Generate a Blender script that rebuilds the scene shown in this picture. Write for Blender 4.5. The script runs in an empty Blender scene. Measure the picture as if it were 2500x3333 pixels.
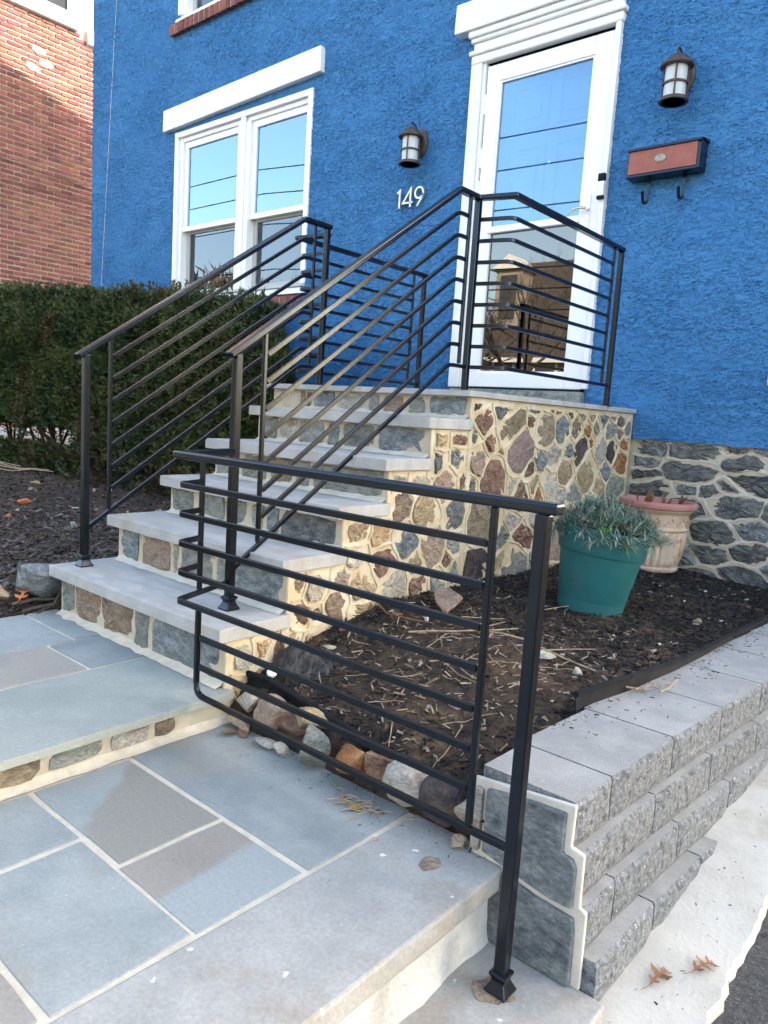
import bpy, bmesh, math, random
from mathutils import Vector, Matrix, noise
import numpy as np
random.seed(7)
sc = bpy.context.scene
COL = sc.collection
R = math.radians

# ------------------------------------------------------------------ camera, sky, sun, exposure
cd = bpy.data.cameras.new('camera')
cam = bpy.data.objects.new('camera', cd)
COL.objects.link(cam)
cd.sensor_fit = 'VERTICAL'
cd.sensor_height = 24.0
cd.lens = 24.0 * 2400.0 / 3333.0
cd.clip_start = 0.02
cd.clip_end = 600
rt = Vector((0.7571, 0.6506, 0.0636)); dn = Vector((0.1349, -0.0602, -0.9890)); fw = Vector((-0.6396, 0.7570, -0.1334))
fw.normalize(); rt = (rt - fw * rt.dot(fw)).normalized(); dn = fw.cross(rt)
cam.matrix_world = Matrix(((rt.x, -dn.x, -fw.x, 0), (rt.y, -dn.y, -fw.y, 0), (rt.z, -dn.z, -fw.z, 0), (0, 0, 0, 1)))
sc.camera = cam

SUN = Vector((1.0, 1.2, 0.75)).normalized()
w = bpy.data.worlds.new('World'); sc.world = w; w.use_nodes = True
nt = w.node_tree
sky = nt.nodes.new('ShaderNodeTexSky'); sky.sky_type = 'NISHITA'; sky.sun_disc = False
sky.sun_elevation = math.asin(SUN.z)
sky.sun_rotation = math.atan2(SUN.x, SUN.y)
sky.dust_density = 3.0; sky.air_density = 1.0; sky.ozone_density = 0.6
bg = nt.nodes['Background']; bg.inputs[1].default_value = 0.15
nt.links.new(sky.outputs[0], bg.inputs[0])
sd = bpy.data.lights.new('sun', 'SUN'); sd.energy = 3.0; sd.angle = R(0.6); sd.color = (1.0, 0.92, 0.82)
so = bpy.data.objects.new('sun', sd); COL.objects.link(so)
so.rotation_euler = SUN.to_track_quat('Z', 'Y').to_euler()
vs = sc.view_settings
vs.view_transform = 'Standard'; vs.look = 'None'; vs.gamma = 1.0; vs.use_curve_mapping = False
vs.exposure = 2.9
vs.use_white_balance = True; vs.white_balance_temperature = 7400; vs.white_balance_tint = 8

# ------------------------------------------------------------------ materials
MATS = {}
def mat(name, c1, c2=None, c3=None, scale=6.0, rough=0.85, bump=0.0, bscale=60.0, rnd=0.0, hue=0.0, island=0.0,
        metal=0.0, spec=0.4, stretch=(1, 1, 1), detail=6.0, contrast=(0.35, 0.65), s3=None, speck=None, speckscale=180.0, speckamt=0.66, bdist=0.004, rough2=None, grain=0.0, gscale=160.0, split=None, tintspec=None):
    m = bpy.data.materials.new(name); m.use_nodes = True; MATS[name] = m
    t = m.node_tree; N = t.nodes; L = t.links
    b = N['Principled BSDF']
    b.inputs['Roughness'].default_value = rough
    b.inputs['Metallic'].default_value = metal
    b.inputs['Specular IOR Level'].default_value = spec
    if tintspec: b.inputs['Specular Tint'].default_value = (*tintspec, 1)
    tc = N.new('ShaderNodeTexCoord'); mp = N.new('ShaderNodeMapping'); L.new(tc.outputs['Object'], mp.inputs[0])
    mp.inputs['Scale'].default_value = stretch
    def nz(sca, det=6.0, off=0.0):
        n = N.new('ShaderNodeTexNoise'); n.inputs['Scale'].default_value = sca; n.inputs['Detail'].default_value = det
        n.inputs['Roughness'].default_value = 0.6
        if off:
            v = N.new('ShaderNodeVectorMath'); v.inputs[1].default_value = (off, off * 1.7, -off); L.new(mp.outputs[0], v.inputs[0]); L.new(v.outputs[0], n.inputs[0])
        else: L.new(mp.outputs[0], n.inputs[0])
        return n
    def ramp(src, a, z):
        r = N.new('ShaderNodeMapRange'); r.inputs[1].default_value = a; r.inputs[2].default_value = z; r.interpolation_type = 'SMOOTHSTEP'
        L.new(src, r.inputs[0]); return r.outputs[0]
    def mix(f, a, bcol):
        x = N.new('ShaderNodeMix'); x.data_type = 'RGBA'
        if isinstance(f, (int, float)): x.inputs[0].default_value = f
        else: L.new(f, x.inputs[0])
        for i, v in ((6, a), (7, bcol)):
            if isinstance(v, (tuple, list)): x.inputs[i].default_value = (*v, 1)
            else: L.new(v, x.inputs[i])
        return x.outputs[2]
    out = None
    if c2 is not None:
        out = mix(ramp(nz(scale, detail).outputs[0], *contrast), c1, c2)
    else:
        out = mix(0.0, c1, c1)
    if split is not None:      # a sharp natural colour change across the slab: (nx, ny, d, colour, ragged)
        dv = N.new('ShaderNodeVectorMath'); dv.operation = 'DOT_PRODUCT'; dv.inputs[1].default_value = (split[0], split[1], 0); L.new(mp.outputs[0], dv.inputs[0])
        ad = N.new('ShaderNodeMath'); ad.operation = 'MULTIPLY_ADD'; ad.inputs[1].default_value = split[4]; L.new(nz(18, 4, 2.0).outputs[0], ad.inputs[0]); L.new(dv.outputs['Value'], ad.inputs[2])
        out = mix(ramp(ad.outputs[0], split[2] + split[4] * 0.5 - 0.014, split[2] + split[4] * 0.5 + 0.014), out, split[3])
    if c3 is not None:
        out = mix(ramp(nz(s3 or scale * 0.45, detail, 7.3).outputs[0], 0.52, 0.68), out, c3)
    if speck is not None:
        out = mix(ramp(nz(speckscale, 2.0, 3.1).outputs[0], speckamt, speckamt + 0.06), out, speck)
    if grain:
        hg = N.new('ShaderNodeHueSaturation')
        g1 = N.new('ShaderNodeMapRange'); g1.inputs[1].default_value = 0.3; g1.inputs[2].default_value = 0.7; g1.inputs[3].default_value = 1 - grain; g1.inputs[4].default_value = 1 + grain
        L.new(nz(gscale, 4, 5.5).outputs[0], g1.inputs[0]); L.new(g1.outputs[0], hg.inputs['Value']); L.new(out, hg.inputs['Color']); out = hg.outputs[0]
    if rnd or hue or island:
        h = N.new('ShaderNodeHueSaturation')
        oi = N.new('ShaderNodeObjectInfo')
        src = oi.outputs['Random']
        if island:
            g = N.new('ShaderNodeNewGeometry'); src = g.outputs['Random Per Island']; rnd = island
        r1 = N.new('ShaderNodeMapRange'); r1.inputs[3].default_value = 1 - rnd; r1.inputs[4].default_value = 1 + rnd; L.new(src, r1.inputs[0]); L.new(r1.outputs[0], h.inputs['Value'])
        if hue:
            mm = N.new('ShaderNodeMath'); mm.operation = 'MULTIPLY'; mm.inputs[1].default_value = 7.77; L.new(src, mm.inputs[0])
            fr = N.new('ShaderNodeMath'); fr.operation = 'FRACT'; L.new(mm.outputs[0], fr.inputs[0])
            r2 = N.new('ShaderNodeMapRange'); r2.inputs[3].default_value = 0.5 - hue; r2.inputs[4].default_value = 0.5 + hue; L.new(fr.outputs[0], r2.inputs[0]); L.new(r2.outputs[0], h.inputs['Hue'])
        L.new(out, h.inputs['Color']); out = h.outputs[0]
    L.new(out, b.inputs['Base Color'])
    if rough2 is not None:
        r = N.new('ShaderNodeMapRange'); r.inputs[3].default_value = rough; r.inputs[4].default_value = rough2
        L.new(nz(scale * 2.3, 4, 1.3).outputs[0], r.inputs[0]); L.new(r.outputs[0], b.inputs['Roughness'])
    if bump:
        bp = N.new('ShaderNodeBump'); bp.inputs['Strength'].default_value = bump; bp.inputs['Distance'].default_value = bdist
        L.new(nz(bscale, 5, 2.2).outputs[0], bp.inputs['Height']); L.new(bp.outputs[0], b.inputs['Normal'])
    return m

def stucco_mat():
    m = mat('blue_stucco', (0.036, 0.180, 0.405), (0.047, 0.206, 0.44), None, scale=1.6, rough=0.75, spec=0.3)
    t = m.node_tree; N = t.nodes; L = t.links; b = N['Principled BSDF']
    tc = N.new('ShaderNodeTexCoord'); mp = N.new('ShaderNodeMapping'); L.new(tc.outputs['Object'], mp.inputs[0]); mp.inputs['Scale'].default_value = (1, 1, 1.9)
    def plate(sc_, dist, a, z, off):
        v = N.new('ShaderNodeVectorMath'); v.inputs[1].default_value = (off, off, off * 2); L.new(mp.outputs[0], v.inputs[0])
        n = N.new('ShaderNodeTexNoise'); n.inputs['Scale'].default_value = sc_; n.inputs['Detail'].default_value = 3; n.inputs['Distortion'].default_value = dist; n.inputs['Roughness'].default_value = 0.55
        L.new(v.outputs[0], n.inputs[0])
        r = N.new('ShaderNodeMapRange'); r.interpolation_type = 'SMOOTHSTEP'; r.inputs[1].default_value = a; r.inputs[2].default_value = z; L.new(n.outputs[0], r.inputs[0])
        return r.outputs[0]
    def add(a, c, k):
        x = N.new('ShaderNodeMath'); x.operation = 'MULTIPLY_ADD'; x.inputs[1].default_value = k; L.new(c, x.inputs[0]); L.new(a, x.inputs[2]); return x.outputs[0]
    h = plate(16, 1.6, 0.48, 0.54, 0.0)
    h = add(h, plate(30, 1.2, 0.48, 0.54, 4.1), 0.6)
    mk = N.new('ShaderNodeMath'); mk.operation = 'MULTIPLY'; L.new(h, mk.inputs[0]); pm = N.new('ShaderNodeMapRange'); pm.inputs[3].default_value = 0.7; pm.inputs[4].default_value = 1.1; L.new(plate(3.2, 0.5, 0.35, 0.6, 2.7), pm.inputs[0]); L.new(pm.outputs[0], mk.inputs[1]); h = mk.outputs[0]
    h = add(h, plate(90, 0.3, 0.3, 0.7, 9.1), 0.13)
    ds = N.new('ShaderNodeDisplacement'); ds.inputs['Midlevel'].default_value = 0.9; ds.inputs['Scale'].default_value = 0.0080
    L.new(h, ds.inputs['Height'])
    out = [n for n in N if n.type == 'OUTPUT_MATERIAL'][0]; L.new(ds.outputs[0], out.inputs['Displacement'])
    m.displacement_method = 'BOTH'
    return m

def foliage_mat(name, c1, c2, scale, rnd=0.3, trans=0.25):
    m = mat(name, c1, c2, (0.075, 0.058, 0.026) if 'yew_green' == name else None, scale=scale, s3=1.7, rough=0.6, island=rnd, hue=0.025, spec=0.3)
    return m

def glass_mat(name, refl, tint, rough=0.0, coat=(1, 1, 1)):
    m = bpy.data.materials.new(name); m.use_nodes = True; MATS[name] = m
    t = m.node_tree; N = t.nodes; L = t.links
    for n in list(N):
        if n.type == 'BSDF_PRINCIPLED': N.remove(n)
    o = [n for n in N if n.type == 'OUTPUT_MATERIAL'][0]
    g = N.new('ShaderNodeBsdfGlossy'); g.inputs['Roughness'].default_value = rough; g.inputs['Color'].default_value = (*coat, 1)
    tr = N.new('ShaderNodeBsdfTransparent'); tr.inputs[0].default_value = (*tint, 1)
    lw = N.new('ShaderNodeFresnel'); lw.inputs[0].default_value = 1.5
    mr = N.new('ShaderNodeMapRange'); mr.inputs[1].default_value = 0.0; mr.inputs[2].default_value = 1.0; mr.inputs[3].default_value = refl; mr.inputs[4].default_value = 1.0
    L.new(lw.outputs[0], mr.inputs[0])
    mx = N.new('ShaderNodeMixShader'); L.new(mr.outputs[0], mx.inputs[0]); L.new(tr.outputs[0], mx.inputs[1]); L.new(g.outputs[0], mx.inputs[2])
    L.new(mx.outputs[0], o.inputs[0])
    return m

stucco_mat()
mat('white_paint', (0.80, 0.80, 0.79), (0.74, 0.74, 0.73), None, scale=9, rough=0.5, bump=0.15, bscale=40)
mat('white_vinyl', (0.82, 0.82, 0.82), None, None, rough=0.35)
mat('grey_vinyl', (0.42, 0.42, 0.40), None, None, rough=0.5)
mat('insect_screen', (0.10, 0.105, 0.115), None, None, rough=0.7)
mat('room_dark', (0.03, 0.03, 0.035), (0.05, 0.05, 0.05), scale=2)
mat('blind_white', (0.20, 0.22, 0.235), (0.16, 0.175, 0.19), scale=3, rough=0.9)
mat('entry_door_paint', (0.065, 0.16, 0.32), None, None, rough=0.5)
mat('black_metal', (0.0035, 0.0034, 0.0038), (0.0055, 0.005, 0.0052), None, scale=30, rough=0.16, rough2=0.28, bump=0.12, bscale=200, spec=0.5, tintspec=(0.50, 0.70, 1.0), bdist=0.001)
mat('bronze_metal', (0.055, 0.042, 0.036), (0.09, 0.066, 0.055), None, scale=40, rough=0.5, metal=0.3)
mat('frosted_glass', (0.52, 0.55, 0.57), None, None, rough=0.3)
mat('nickel', (0.55, 0.54, 0.52), None, None, rough=0.25, metal=1.0)
mat('digit_metal', (0.62, 0.60, 0.56), (0.5, 0.48, 0.45), None, scale=30, rough=0.35, metal=0.7)
mat('terracotta_panel', (0.34, 0.112, 0.088), (0.29, 0.092, 0.074), None, scale=20, rough=0.7)
mat('badge_metal', (0.28, 0.25, 0.20), (0.2, 0.18, 0.15), scale=60, rough=0.4, metal=0.6)
mat('black_plastic', (0.009, 0.010, 0.0125), (0.018, 0.0185, 0.021), scale=14, rough=0.6, spec=0.12, tintspec=(0.6, 0.78, 1.0), bump=0.2, bscale=60)
mat('bluestone', (0.205, 0.232, 0.238), (0.285, 0.31, 0.308), (0.25, 0.245, 0.22), scale=5.0, s3=3.2, rough=0.75, bump=0.45, bscale=55, grain=0.11, gscale=130, contrast=(0.3, 0.7), rnd=0.10, speck=(0.48, 0.52, 0.55), speckscale=70, speckamt=0.72, rough2=0.9)
mat('bluestone_green', (0.225, 0.25, 0.235), (0.275, 0.295, 0.275), (0.27, 0.255, 0.225), scale=5.2, s3=3.6, rough=0.75, bump=0.45, bscale=55, grain=0.11, gscale=130, rnd=0.08, speck=(0.46, 0.48, 0.48), speckscale=60, speckamt=0.73)
mat('bluestone_tan', (0.29, 0.265, 0.235), (0.245, 0.235, 0.22), (0.26, 0.275, 0.275), scale=5, s3=3.0, rough=0.75, bump=0.45, bscale=55, grain=0.11, gscale=130, rnd=0.08)
mat('bluestone_banded', (0.27, 0.245, 0.22), (0.235, 0.215, 0.195), None, scale=6, rough=0.75, bump=0.5, bscale=55, grain=0.11, gscale=130, split=(1.0, 0.088, -1.062, (0.275, 0.305, 0.31), 0.03))
mat('bluestone_corner', (0.235, 0.27, 0.275), (0.28, 0.305, 0.30), None, scale=6, rough=0.75, bump=0.5, bscale=55, grain=0.11, gscale=130, split=(0.755, 0.656, -0.592, (0.232, 0.225, 0.20), 0.06))
mat('tread_stone', (0.33, 0.335, 0.335), (0.42, 0.42, 0.415), (0.37, 0.34, 0.30), scale=7, s3=4.0, rough=0.85, bump=0.5, bscale=110, rnd=0.05, grain=0.10, gscale=240, stretch=(1, 2.2, 1), speck=(0.55, 0.55, 0.54), speckscale=90, speckamt=0.70)
mat('edge_slab_stone', (0.27, 0.272, 0.264), (0.355, 0.354, 0.342), (0.285, 0.26, 0.23), scale=6.0, s3=4.0, rough=0.75, bump=0.5, bscale=70, grain=0.12, gscale=120, contrast=(0.28, 0.72), speck=(0.6, 0.62, 0.64), speckscale=25, speckamt=0.70)
mat('joint_mortar', (0.60, 0.54, 0.44), (0.50, 0.45, 0.365), None, scale=30, rough=0.95, bump=0.5, bscale=150)
mat('cream_mortar', (0.58, 0.50, 0.365), (0.48, 0.385, 0.25), (0.64, 0.57, 0.45), scale=14, s3=7, rough=0.95, bump=0.5, bscale=120)
mat('pale_mortar', (0.50, 0.44, 0.34), (0.42, 0.37, 0.29), None, scale=14, rough=0.95, bump=0.5, bscale=120)
mat('white_mortar', (0.56, 0.535, 0.48), (0.48, 0.45, 0.40), None, scale=18, rough=0.95, bump=0.5, bscale=120)
mat('parged_face', (0.46, 0.46, 0.45), (0.58, 0.57, 0.54), (0.36, 0.345, 0.32), scale=9, s3=5, rough=0.95, bump=0.9, bscale=70, bdist=0.008)
STONE = {'K': ((0.065, 0.052, 0.055), (0.11, 0.085, 0.08), (0.045, 0.042, 0.05)), 'D': ((0.10, 0.11, 0.113), (0.175, 0.18, 0.175), (0.065, 0.075, 0.083)),
 'G': ((0.19, 0.205, 0.19), (0.27, 0.28, 0.25), (0.13, 0.145, 0.14)), 'B': ((0.135, 0.16, 0.175), (0.235, 0.26, 0.265), (0.09, 0.105, 0.12)),
 'P': ((0.195, 0.145, 0.14), (0.245, 0.185, 0.175), (0.165, 0.13, 0.135)), 'M': ((0.27, 0.20, 0.15), (0.32, 0.25, 0.195), (0.20, 0.165, 0.14)),
 'R': ((0.165, 0.092, 0.065), (0.25, 0.175, 0.13), (0.10, 0.065, 0.052)), 'O': ((0.33, 0.15, 0.06), (0.24, 0.11, 0.06), (0.42, 0.24, 0.11)),
 'T': ((0.36, 0.27, 0.165), (0.28, 0.22, 0.15), (0.46, 0.36, 0.23)), 'W': ((0.46, 0.42, 0.34), (0.35, 0.325, 0.28), (0.53, 0.47, 0.37)),
 'Y': ((0.42, 0.31, 0.165), (0.34, 0.24, 0.13), (0.54, 0.45, 0.31)), 'L': ((0.30, 0.285, 0.26), (0.40, 0.37, 0.33), (0.25, 0.21, 0.17)),
 'N': ((0.20, 0.152, 0.11), (0.28, 0.225, 0.165), (0.12, 0.10, 0.085))}
for k, v in STONE.items():
    mat('stone_' + k, *v, scale=24, s3=13, rough=0.9, bump=1.0, bscale=65, bdist=0.012, grain=0.30, gscale=90, rnd=0.16, hue=0.015, spec=0.25, stretch=(1, 1, 1.7), contrast=(0.38, 0.62))
mat('split_block', (0.105, 0.117, 0.134), (0.205, 0.22, 0.24), (0.055, 0.062, 0.07), scale=75, s3=45, rough=0.95, bump=1.0, bscale=110, bdist=0.006, rnd=0.06, speck=(0.6, 0.59, 0.56), speckscale=150, speckamt=0.66)
mat('block_top', (0.235, 0.243, 0.25), (0.30, 0.306, 0.31), (0.25, 0.248, 0.243), scale=9, grain=0.12, gscale=220, rough=0.92, bump=0.5, bscale=160, rnd=0.04, speck=(0.6, 0.6, 0.6), speckscale=120, speckamt=0.70)
mat('concrete', (0.43, 0.415, 0.38), (0.50, 0.487, 0.45), (0.36, 0.335, 0.295), scale=7, s3=4, rough=0.95, bump=0.6, bscale=90, speck=(0.30, 0.28, 0.25), speckscale=60, speckamt=0.74)
mat('asphalt', (0.05, 0.05, 0.052), (0.085, 0.085, 0.085), (0.035, 0.035, 0.037), scale=90, s3=40, rough=0.95, bump=1.0, bscale=200, bdist=0.006, speck=(0.2, 0.2, 0.2), speckscale=240, speckamt=0.62)
mat('evergreen', (0.015, 0.03, 0.012), (0.03, 0.05, 0.02), scale=2, rough=1)  # crowns of the added sun-blocking trees
mat('grass_ground', (0.06, 0.075, 0.03), (0.10, 0.095, 0.05), scale=4, rough=1)
mat('soil_dark', (0.022, 0.016, 0.013), (0.07, 0.046, 0.03), (0.12, 0.077, 0.047), scale=26, s3=5.0, rough=1, bump=1.0, bscale=90, bdist=0.012)
mat('soil_left', (0.035, 0.026, 0.022), (0.065, 0.045, 0.035), (0.10, 0.062, 0.04), scale=20, s3=3.0, rough=1, bump=1.0, bscale=90, bdist=0.012)
mat('mulch_black', (0.008, 0.0085, 0.0098), (0.021, 0.0205, 0.021), None, scale=50, rough=0.85, spec=0.25, island=0.6)
mat('mulch_brown', (0.085, 0.055, 0.038), (0.05, 0.034, 0.026), None, scale=50, rough=0.9, island=0.5, hue=0.02)
mat('blocker_fence_wood', (0.07, 0.05, 0.038), (0.10, 0.075, 0.055), scale=6, rough=0.95)
mat('wood_straw', (0.36, 0.275, 0.19), (0.20, 0.15, 0.10), None, scale=40, rough=0.9, island=0.35, hue=0.015)
mat('bark_red', (0.20, 0.09, 0.05), (0.28, 0.14, 0.08), scale=40, rough=0.9)
mat('pebble', (0.33, 0.29, 0.25), (0.22, 0.20, 0.185), None, scale=30, rough=0.9, island=0.4, hue=0.03)
mat('mulch_grey', (0.13, 0.11, 0.10), (0.07, 0.06, 0.055), None, scale=50, rough=0.9, island=0.5, hue=0.02)
mat('oak_leaf', (0.30, 0.15, 0.075), (0.20, 0.095, 0.05), (0.38, 0.22, 0.12), scale=30, s3=18, rough=0.7)
mat('dry_leaf', (0.24, 0.12, 0.06), (0.14, 0.07, 0.04), None, scale=30, rough=0.8, rnd=0.3)
mat('orange_leaf', (0.50, 0.16, 0.05), (0.4, 0.11, 0.04), None, scale=30, rough=0.8, rnd=0.2)
mat('yellow_leaf', (0.45, 0.30, 0.07), None, None, rough=0.8)
mat('green_plastic', (0.003, 0.102, 0.115), (0.003, 0.085, 0.097), (0.014, 0.095, 0.104), scale=7, s3=5, rough=0.42, rough2=0.6, bump=0.1, bscale=30, speck=(0.006, 0.06, 0.055), speckscale=22, speckamt=0.66)
mat('green_plastic_chalky', (0.010, 0.104, 0.115), (0.004, 0.088, 0.099), None, scale=12, rough=0.7)
mat('urn_clay', (0.50, 0.36, 0.265), (0.58, 0.47, 0.37), (0.33, 0.185, 0.12), scale=11, s3=9, rough=0.9, bump=0.5, bscale=60)
mat('urn_rim_clay', (0.44, 0.205, 0.185), (0.38, 0.17, 0.15), (0.47, 0.26, 0.23), scale=12, rough=0.85, bump=0.3, bscale=50)
mat('brick_red', (0.20, 0.060, 0.050), (0.245, 0.086, 0.072), (0.13, 0.050, 0.050), scale=8, s3=5, rough=0.95, bump=0.4, bscale=60, rnd=0.32, hue=0.02)
mat('brick_red_far', (0.20, 0.060, 0.050), (0.245, 0.086, 0.072), (0.13, 0.050, 0.050), scale=8, s3=5, rough=0.95, bump=0.4, bscale=60, island=0.32, hue=0.02)
mat('brick_mortar', (0.62, 0.535, 0.43), (0.54, 0.465, 0.375), None, scale=6, rough=1)
mat('sill_brick', (0.18, 0.055, 0.045), (0.24, 0.085, 0.07), None, scale=20, rough=0.9, bump=0.4, bscale=60, rnd=0.25)
mat('wires', (0.012, 0.012, 0.012), None, None, rough=0.6)
mat('bark', (0.075, 0.06, 0.05), (0.13, 0.105, 0.085), scale=14, rough=1, stretch=(1, 1, 0.3))
mat('house_cream', (0.34, 0.31, 0.25), (0.28, 0.25, 0.2), scale=2, rough=0.9)
mat('house_shingle', (0.05, 0.045, 0.042), (0.10, 0.088, 0.078), scale=8, rough=0.9)
mat('house_grey', (0.34, 0.32, 0.30), (0.3, 0.28, 0.26), scale=2, rough=0.9)
mat('roof_dark', (0.05, 0.05, 0.055), (0.08, 0.078, 0.08), scale=6, rough=0.9)
mat('fabric_black', (0.03, 0.03, 0.032), (0.065, 0.062, 0.06), (0.02, 0.02, 0.02), scale=25, rough=0.8, bump=0.6, bscale=80)
mat('white_plastic', (0.8, 0.8, 0.8), None, None, rough=0.4)
mat('pink_chip', (0.55, 0.22, 0.25), None, None, rough=0.8)
mat('clover', (0.07, 0.20, 0.022), (0.055, 0.16, 0.02), scale=20, rough=0.6)
foliage_mat('yew_green', (0.020, 0.040, 0.013), (0.065, 0.085, 0.026), 4.0, 0.6)
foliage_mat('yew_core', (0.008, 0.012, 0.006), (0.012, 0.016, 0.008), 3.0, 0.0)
foliage_mat('dianthus', (0.075, 0.155, 0.145), (0.17, 0.25, 0.19), 14.0, 0.35)
glass_mat('glass_upper', 0.21, (0.75, 0.85, 0.9), coat=(0.58, 0.84, 1.0))
glass_mat('glass_screen', 0.07, (0.42, 0.44, 0.47), coat=(0.75, 0.85, 1.0))
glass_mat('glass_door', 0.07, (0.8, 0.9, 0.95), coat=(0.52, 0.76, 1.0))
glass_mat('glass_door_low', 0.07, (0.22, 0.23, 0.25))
mat('far_glass', (0.04, 0.045, 0.05), None, None, rough=0.08, spec=0.8)

# ------------------------------------------------------------------ object helpers
def link(name, me, m, parent=None, smooth=False):
    o = bpy.data.objects.new(name, me); COL.objects.link(o)
    if m is not None and not me.materials: me.materials.append(MATS[m] if isinstance(m, str) else m)
    if parent is not None: o.parent = parent
    if smooth:
        me.shade_smooth()
        if len(me.polygons) < 12000: me.set_sharp_from_angle(angle=R(42))
    return o
def tag(o, label, cat, group=None):
    o['label'] = label; o['category'] = cat
    if group: o['group'] = group
    return o
def thing(name, label, cat, loc=(0, 0, 0), group=None):
    o = bpy.data.objects.new(name, None); COL.objects.link(o); o.empty_display_size = 0.1
    # parts are modelled in world coordinates; the empty marks the base
    o.location = loc
    bpy.context.view_layer.update()
    return tag(o, label, cat, group)
def kind(o, k): o['kind'] = k; return o
def child(name, mb, m, parent, smooth=False, label=None, bevel=0):
    me = mb.mesh(name)
    o = link(name, me, m, None, smooth)
    o.parent = parent
    p = parent; L = Vector((0, 0, 0))
    while p is not None:
        L += p.location if p.type == 'EMPTY' else Vector((0, 0, 0)); p = p.parent
    if L.length > 0:
        me.transform(Matrix.Translation(-L))
    if label: o['label'] = label
    if bevel: bev(o, bevel)
    return o
def bev(o, wd, seg=2):
    b = o.modifiers.new('bevel', 'BEVEL'); b.width = wd; b.segments = seg; b.limit_method = 'ANGLE'; b.angle_limit = R(40)
    return o

class MB:
    def __init__(s): s.v = []; s.f = []; s.mi = []; s.cur = 0
    def add(s, vs_, fs):
        n = len(s.v); s.v.extend([tuple(x) for x in vs_])
        for f in fs: s.f.append(tuple(i + n for i in f)); s.mi.append(s.cur)
    def box(s, x0, x1, y0, y1, z0, z1):
        vs_ = [(x, y, z) for z in (z0, z1) for y in (y0, y1) for x in (x0, x1)]
        s.add(vs_, [(0, 2, 3, 1), (4, 5, 7, 6), (0, 1, 5, 4), (1, 3, 7, 5), (3, 2, 6, 7), (2, 0, 4, 6)])
        return s
    def obox(s, c, ax, ay, az, hx, hy, hz):
        c = Vector(c); vs_ = [c + ax * (hx * i) + ay * (hy * j) + az * (hz * k) for k in (-1, 1) for j in (-1, 1) for i in (-1, 1)]
        s.add(vs_, [(0, 2, 3, 1), (4, 5, 7, 6), (0, 1, 5, 4), (1, 3, 7, 5), (3, 2, 6, 7), (2, 0, 4, 6)]); return s
    def prism(s, pts, axis, a, b):
        """2-D polygon extruded along an axis between a and b"""
        def P(p, t):
            return {'x': (t, p[0], p[1]), 'y': (p[0], t, p[1]), 'z': (p[0], p[1], t)}[axis]
        n = len(pts)
        s.add([P(p, a) for p in pts] + [P(p, b) for p in pts],
              [tuple(range(n))[::-1], tuple(range(n, 2 * n))] + [(i, (i + 1) % n, n + (i + 1) % n, n + i) for i in range(n)])
        return s
    def bar(s, pts, wd, ht, up=(0, 0, 1), caps=True):
        """rectangular section swept along a polyline with mitred corners; wd across, ht along up"""
        P = [Vector(p) for p in pts]; n = len(P); up = Vector(up); rings = []
        for i in range(n):
            d0 = (P[i] - P[i - 1]).normalized() if i else None
            d1 = (P[i + 1] - P[i]).normalized() if i < n - 1 else None
            if d0 is None: d0 = d1
            if d1 is None: d1 = d0
            t = (d0 + d1); t = t.normalized() if t.length > 1e-6 else d1
            u = up - d1 * up.dot(d1)
            if u.length < 1e-3: u = Vector((0, 1, 0)) - d1 * d1.y
            u.normalize(); sd_ = d1.cross(u).normalized()
            ring = []
            for a, b in ((-1, -1), (1, -1), (1, 1), (-1, 1)):
                o_ = sd_ * (a * wd / 2) + u * (b * ht / 2)
                # slide along d1 onto the mitre plane
                k = -o_.dot(t) / max(0.25, d1.dot(t))
                ring.append(P[i] + o_ + d1 * k)
            rings.append(ring)
        vs_ = [v for r in rings for v in r]; fs = []
        for i in range(n - 1):
            for j in range(4): fs.append((4 * i + j, 4 * i + (j + 1) % 4, 4 * i + 4 + (j + 1) % 4, 4 * i + 4 + j))
        if caps: fs += [(3, 2, 1, 0), (4 * n - 4, 4 * n - 3, 4 * n - 2, 4 * n - 1)]
        s.add(vs_, fs); return s
    def tube(s, pts, r, n=6, r2=None):
        P = [Vector(p) for p in pts]; m = len(P); base = len(s.v); vs_ = []; fs = []
        ref = Vector((0.3, 0.2, 1)).normalized()
        for i in range(m):
            d = (P[min(i + 1, m - 1)] - P[max(i - 1, 0)]).normalized()
            a = d.cross(ref)
            if a.length < 1e-3: a = d.cross(Vector((1, 0, 0)))
            a.normalize(); b = d.cross(a)
            rr = r if r2 is None else r + (r2 - r) * i / (m - 1)
            for k in range(n):
                an = 2 * math.pi * k / n; vs_.append(P[i] + a * (math.cos(an) * rr) + b * (math.sin(an) * rr))
        for i in range(m - 1):
            for k in range(n): fs.append((i * n + k, i * n + (k + 1) % n, (i + 1) * n + (k + 1) % n, (i + 1) * n + k))
        fs += [tuple(range(n))[::-1], tuple(range((m - 1) * n, m * n))]
        s.add(vs_, fs); return s
    def lathe(s, prof, c, n=32, fl=None, tilt=None):
        """profile of (r, z) turned about the vertical through c; fl(angle, r, z) -> r modulates"""
        vs_ = []; fs = []; m = len(prof); c = Vector(c)
        for r, z in prof:
            for k in range(n):
                a = 2 * math.pi * k / n; rr = fl(a, r, z) if fl else r
                p = Vector((math.cos(a) * rr, math.sin(a) * rr, z))
                if tilt is not None: p = tilt @ p
                vs_.append(c + p)
        for i in range(m - 1):
            for k in range(n): fs.append((i * n + k, i * n + (k + 1) % n, (i + 1) * n + (k + 1) % n, (i + 1) * n + k))
        if prof[0][0] > 1e-5: fs.append(tuple(range(n))[::-1])
        if prof[-1][0] > 1e-5: fs.append(tuple(range((m - 1) * n, m * n)))
        s.add(vs_, fs); return s
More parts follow.
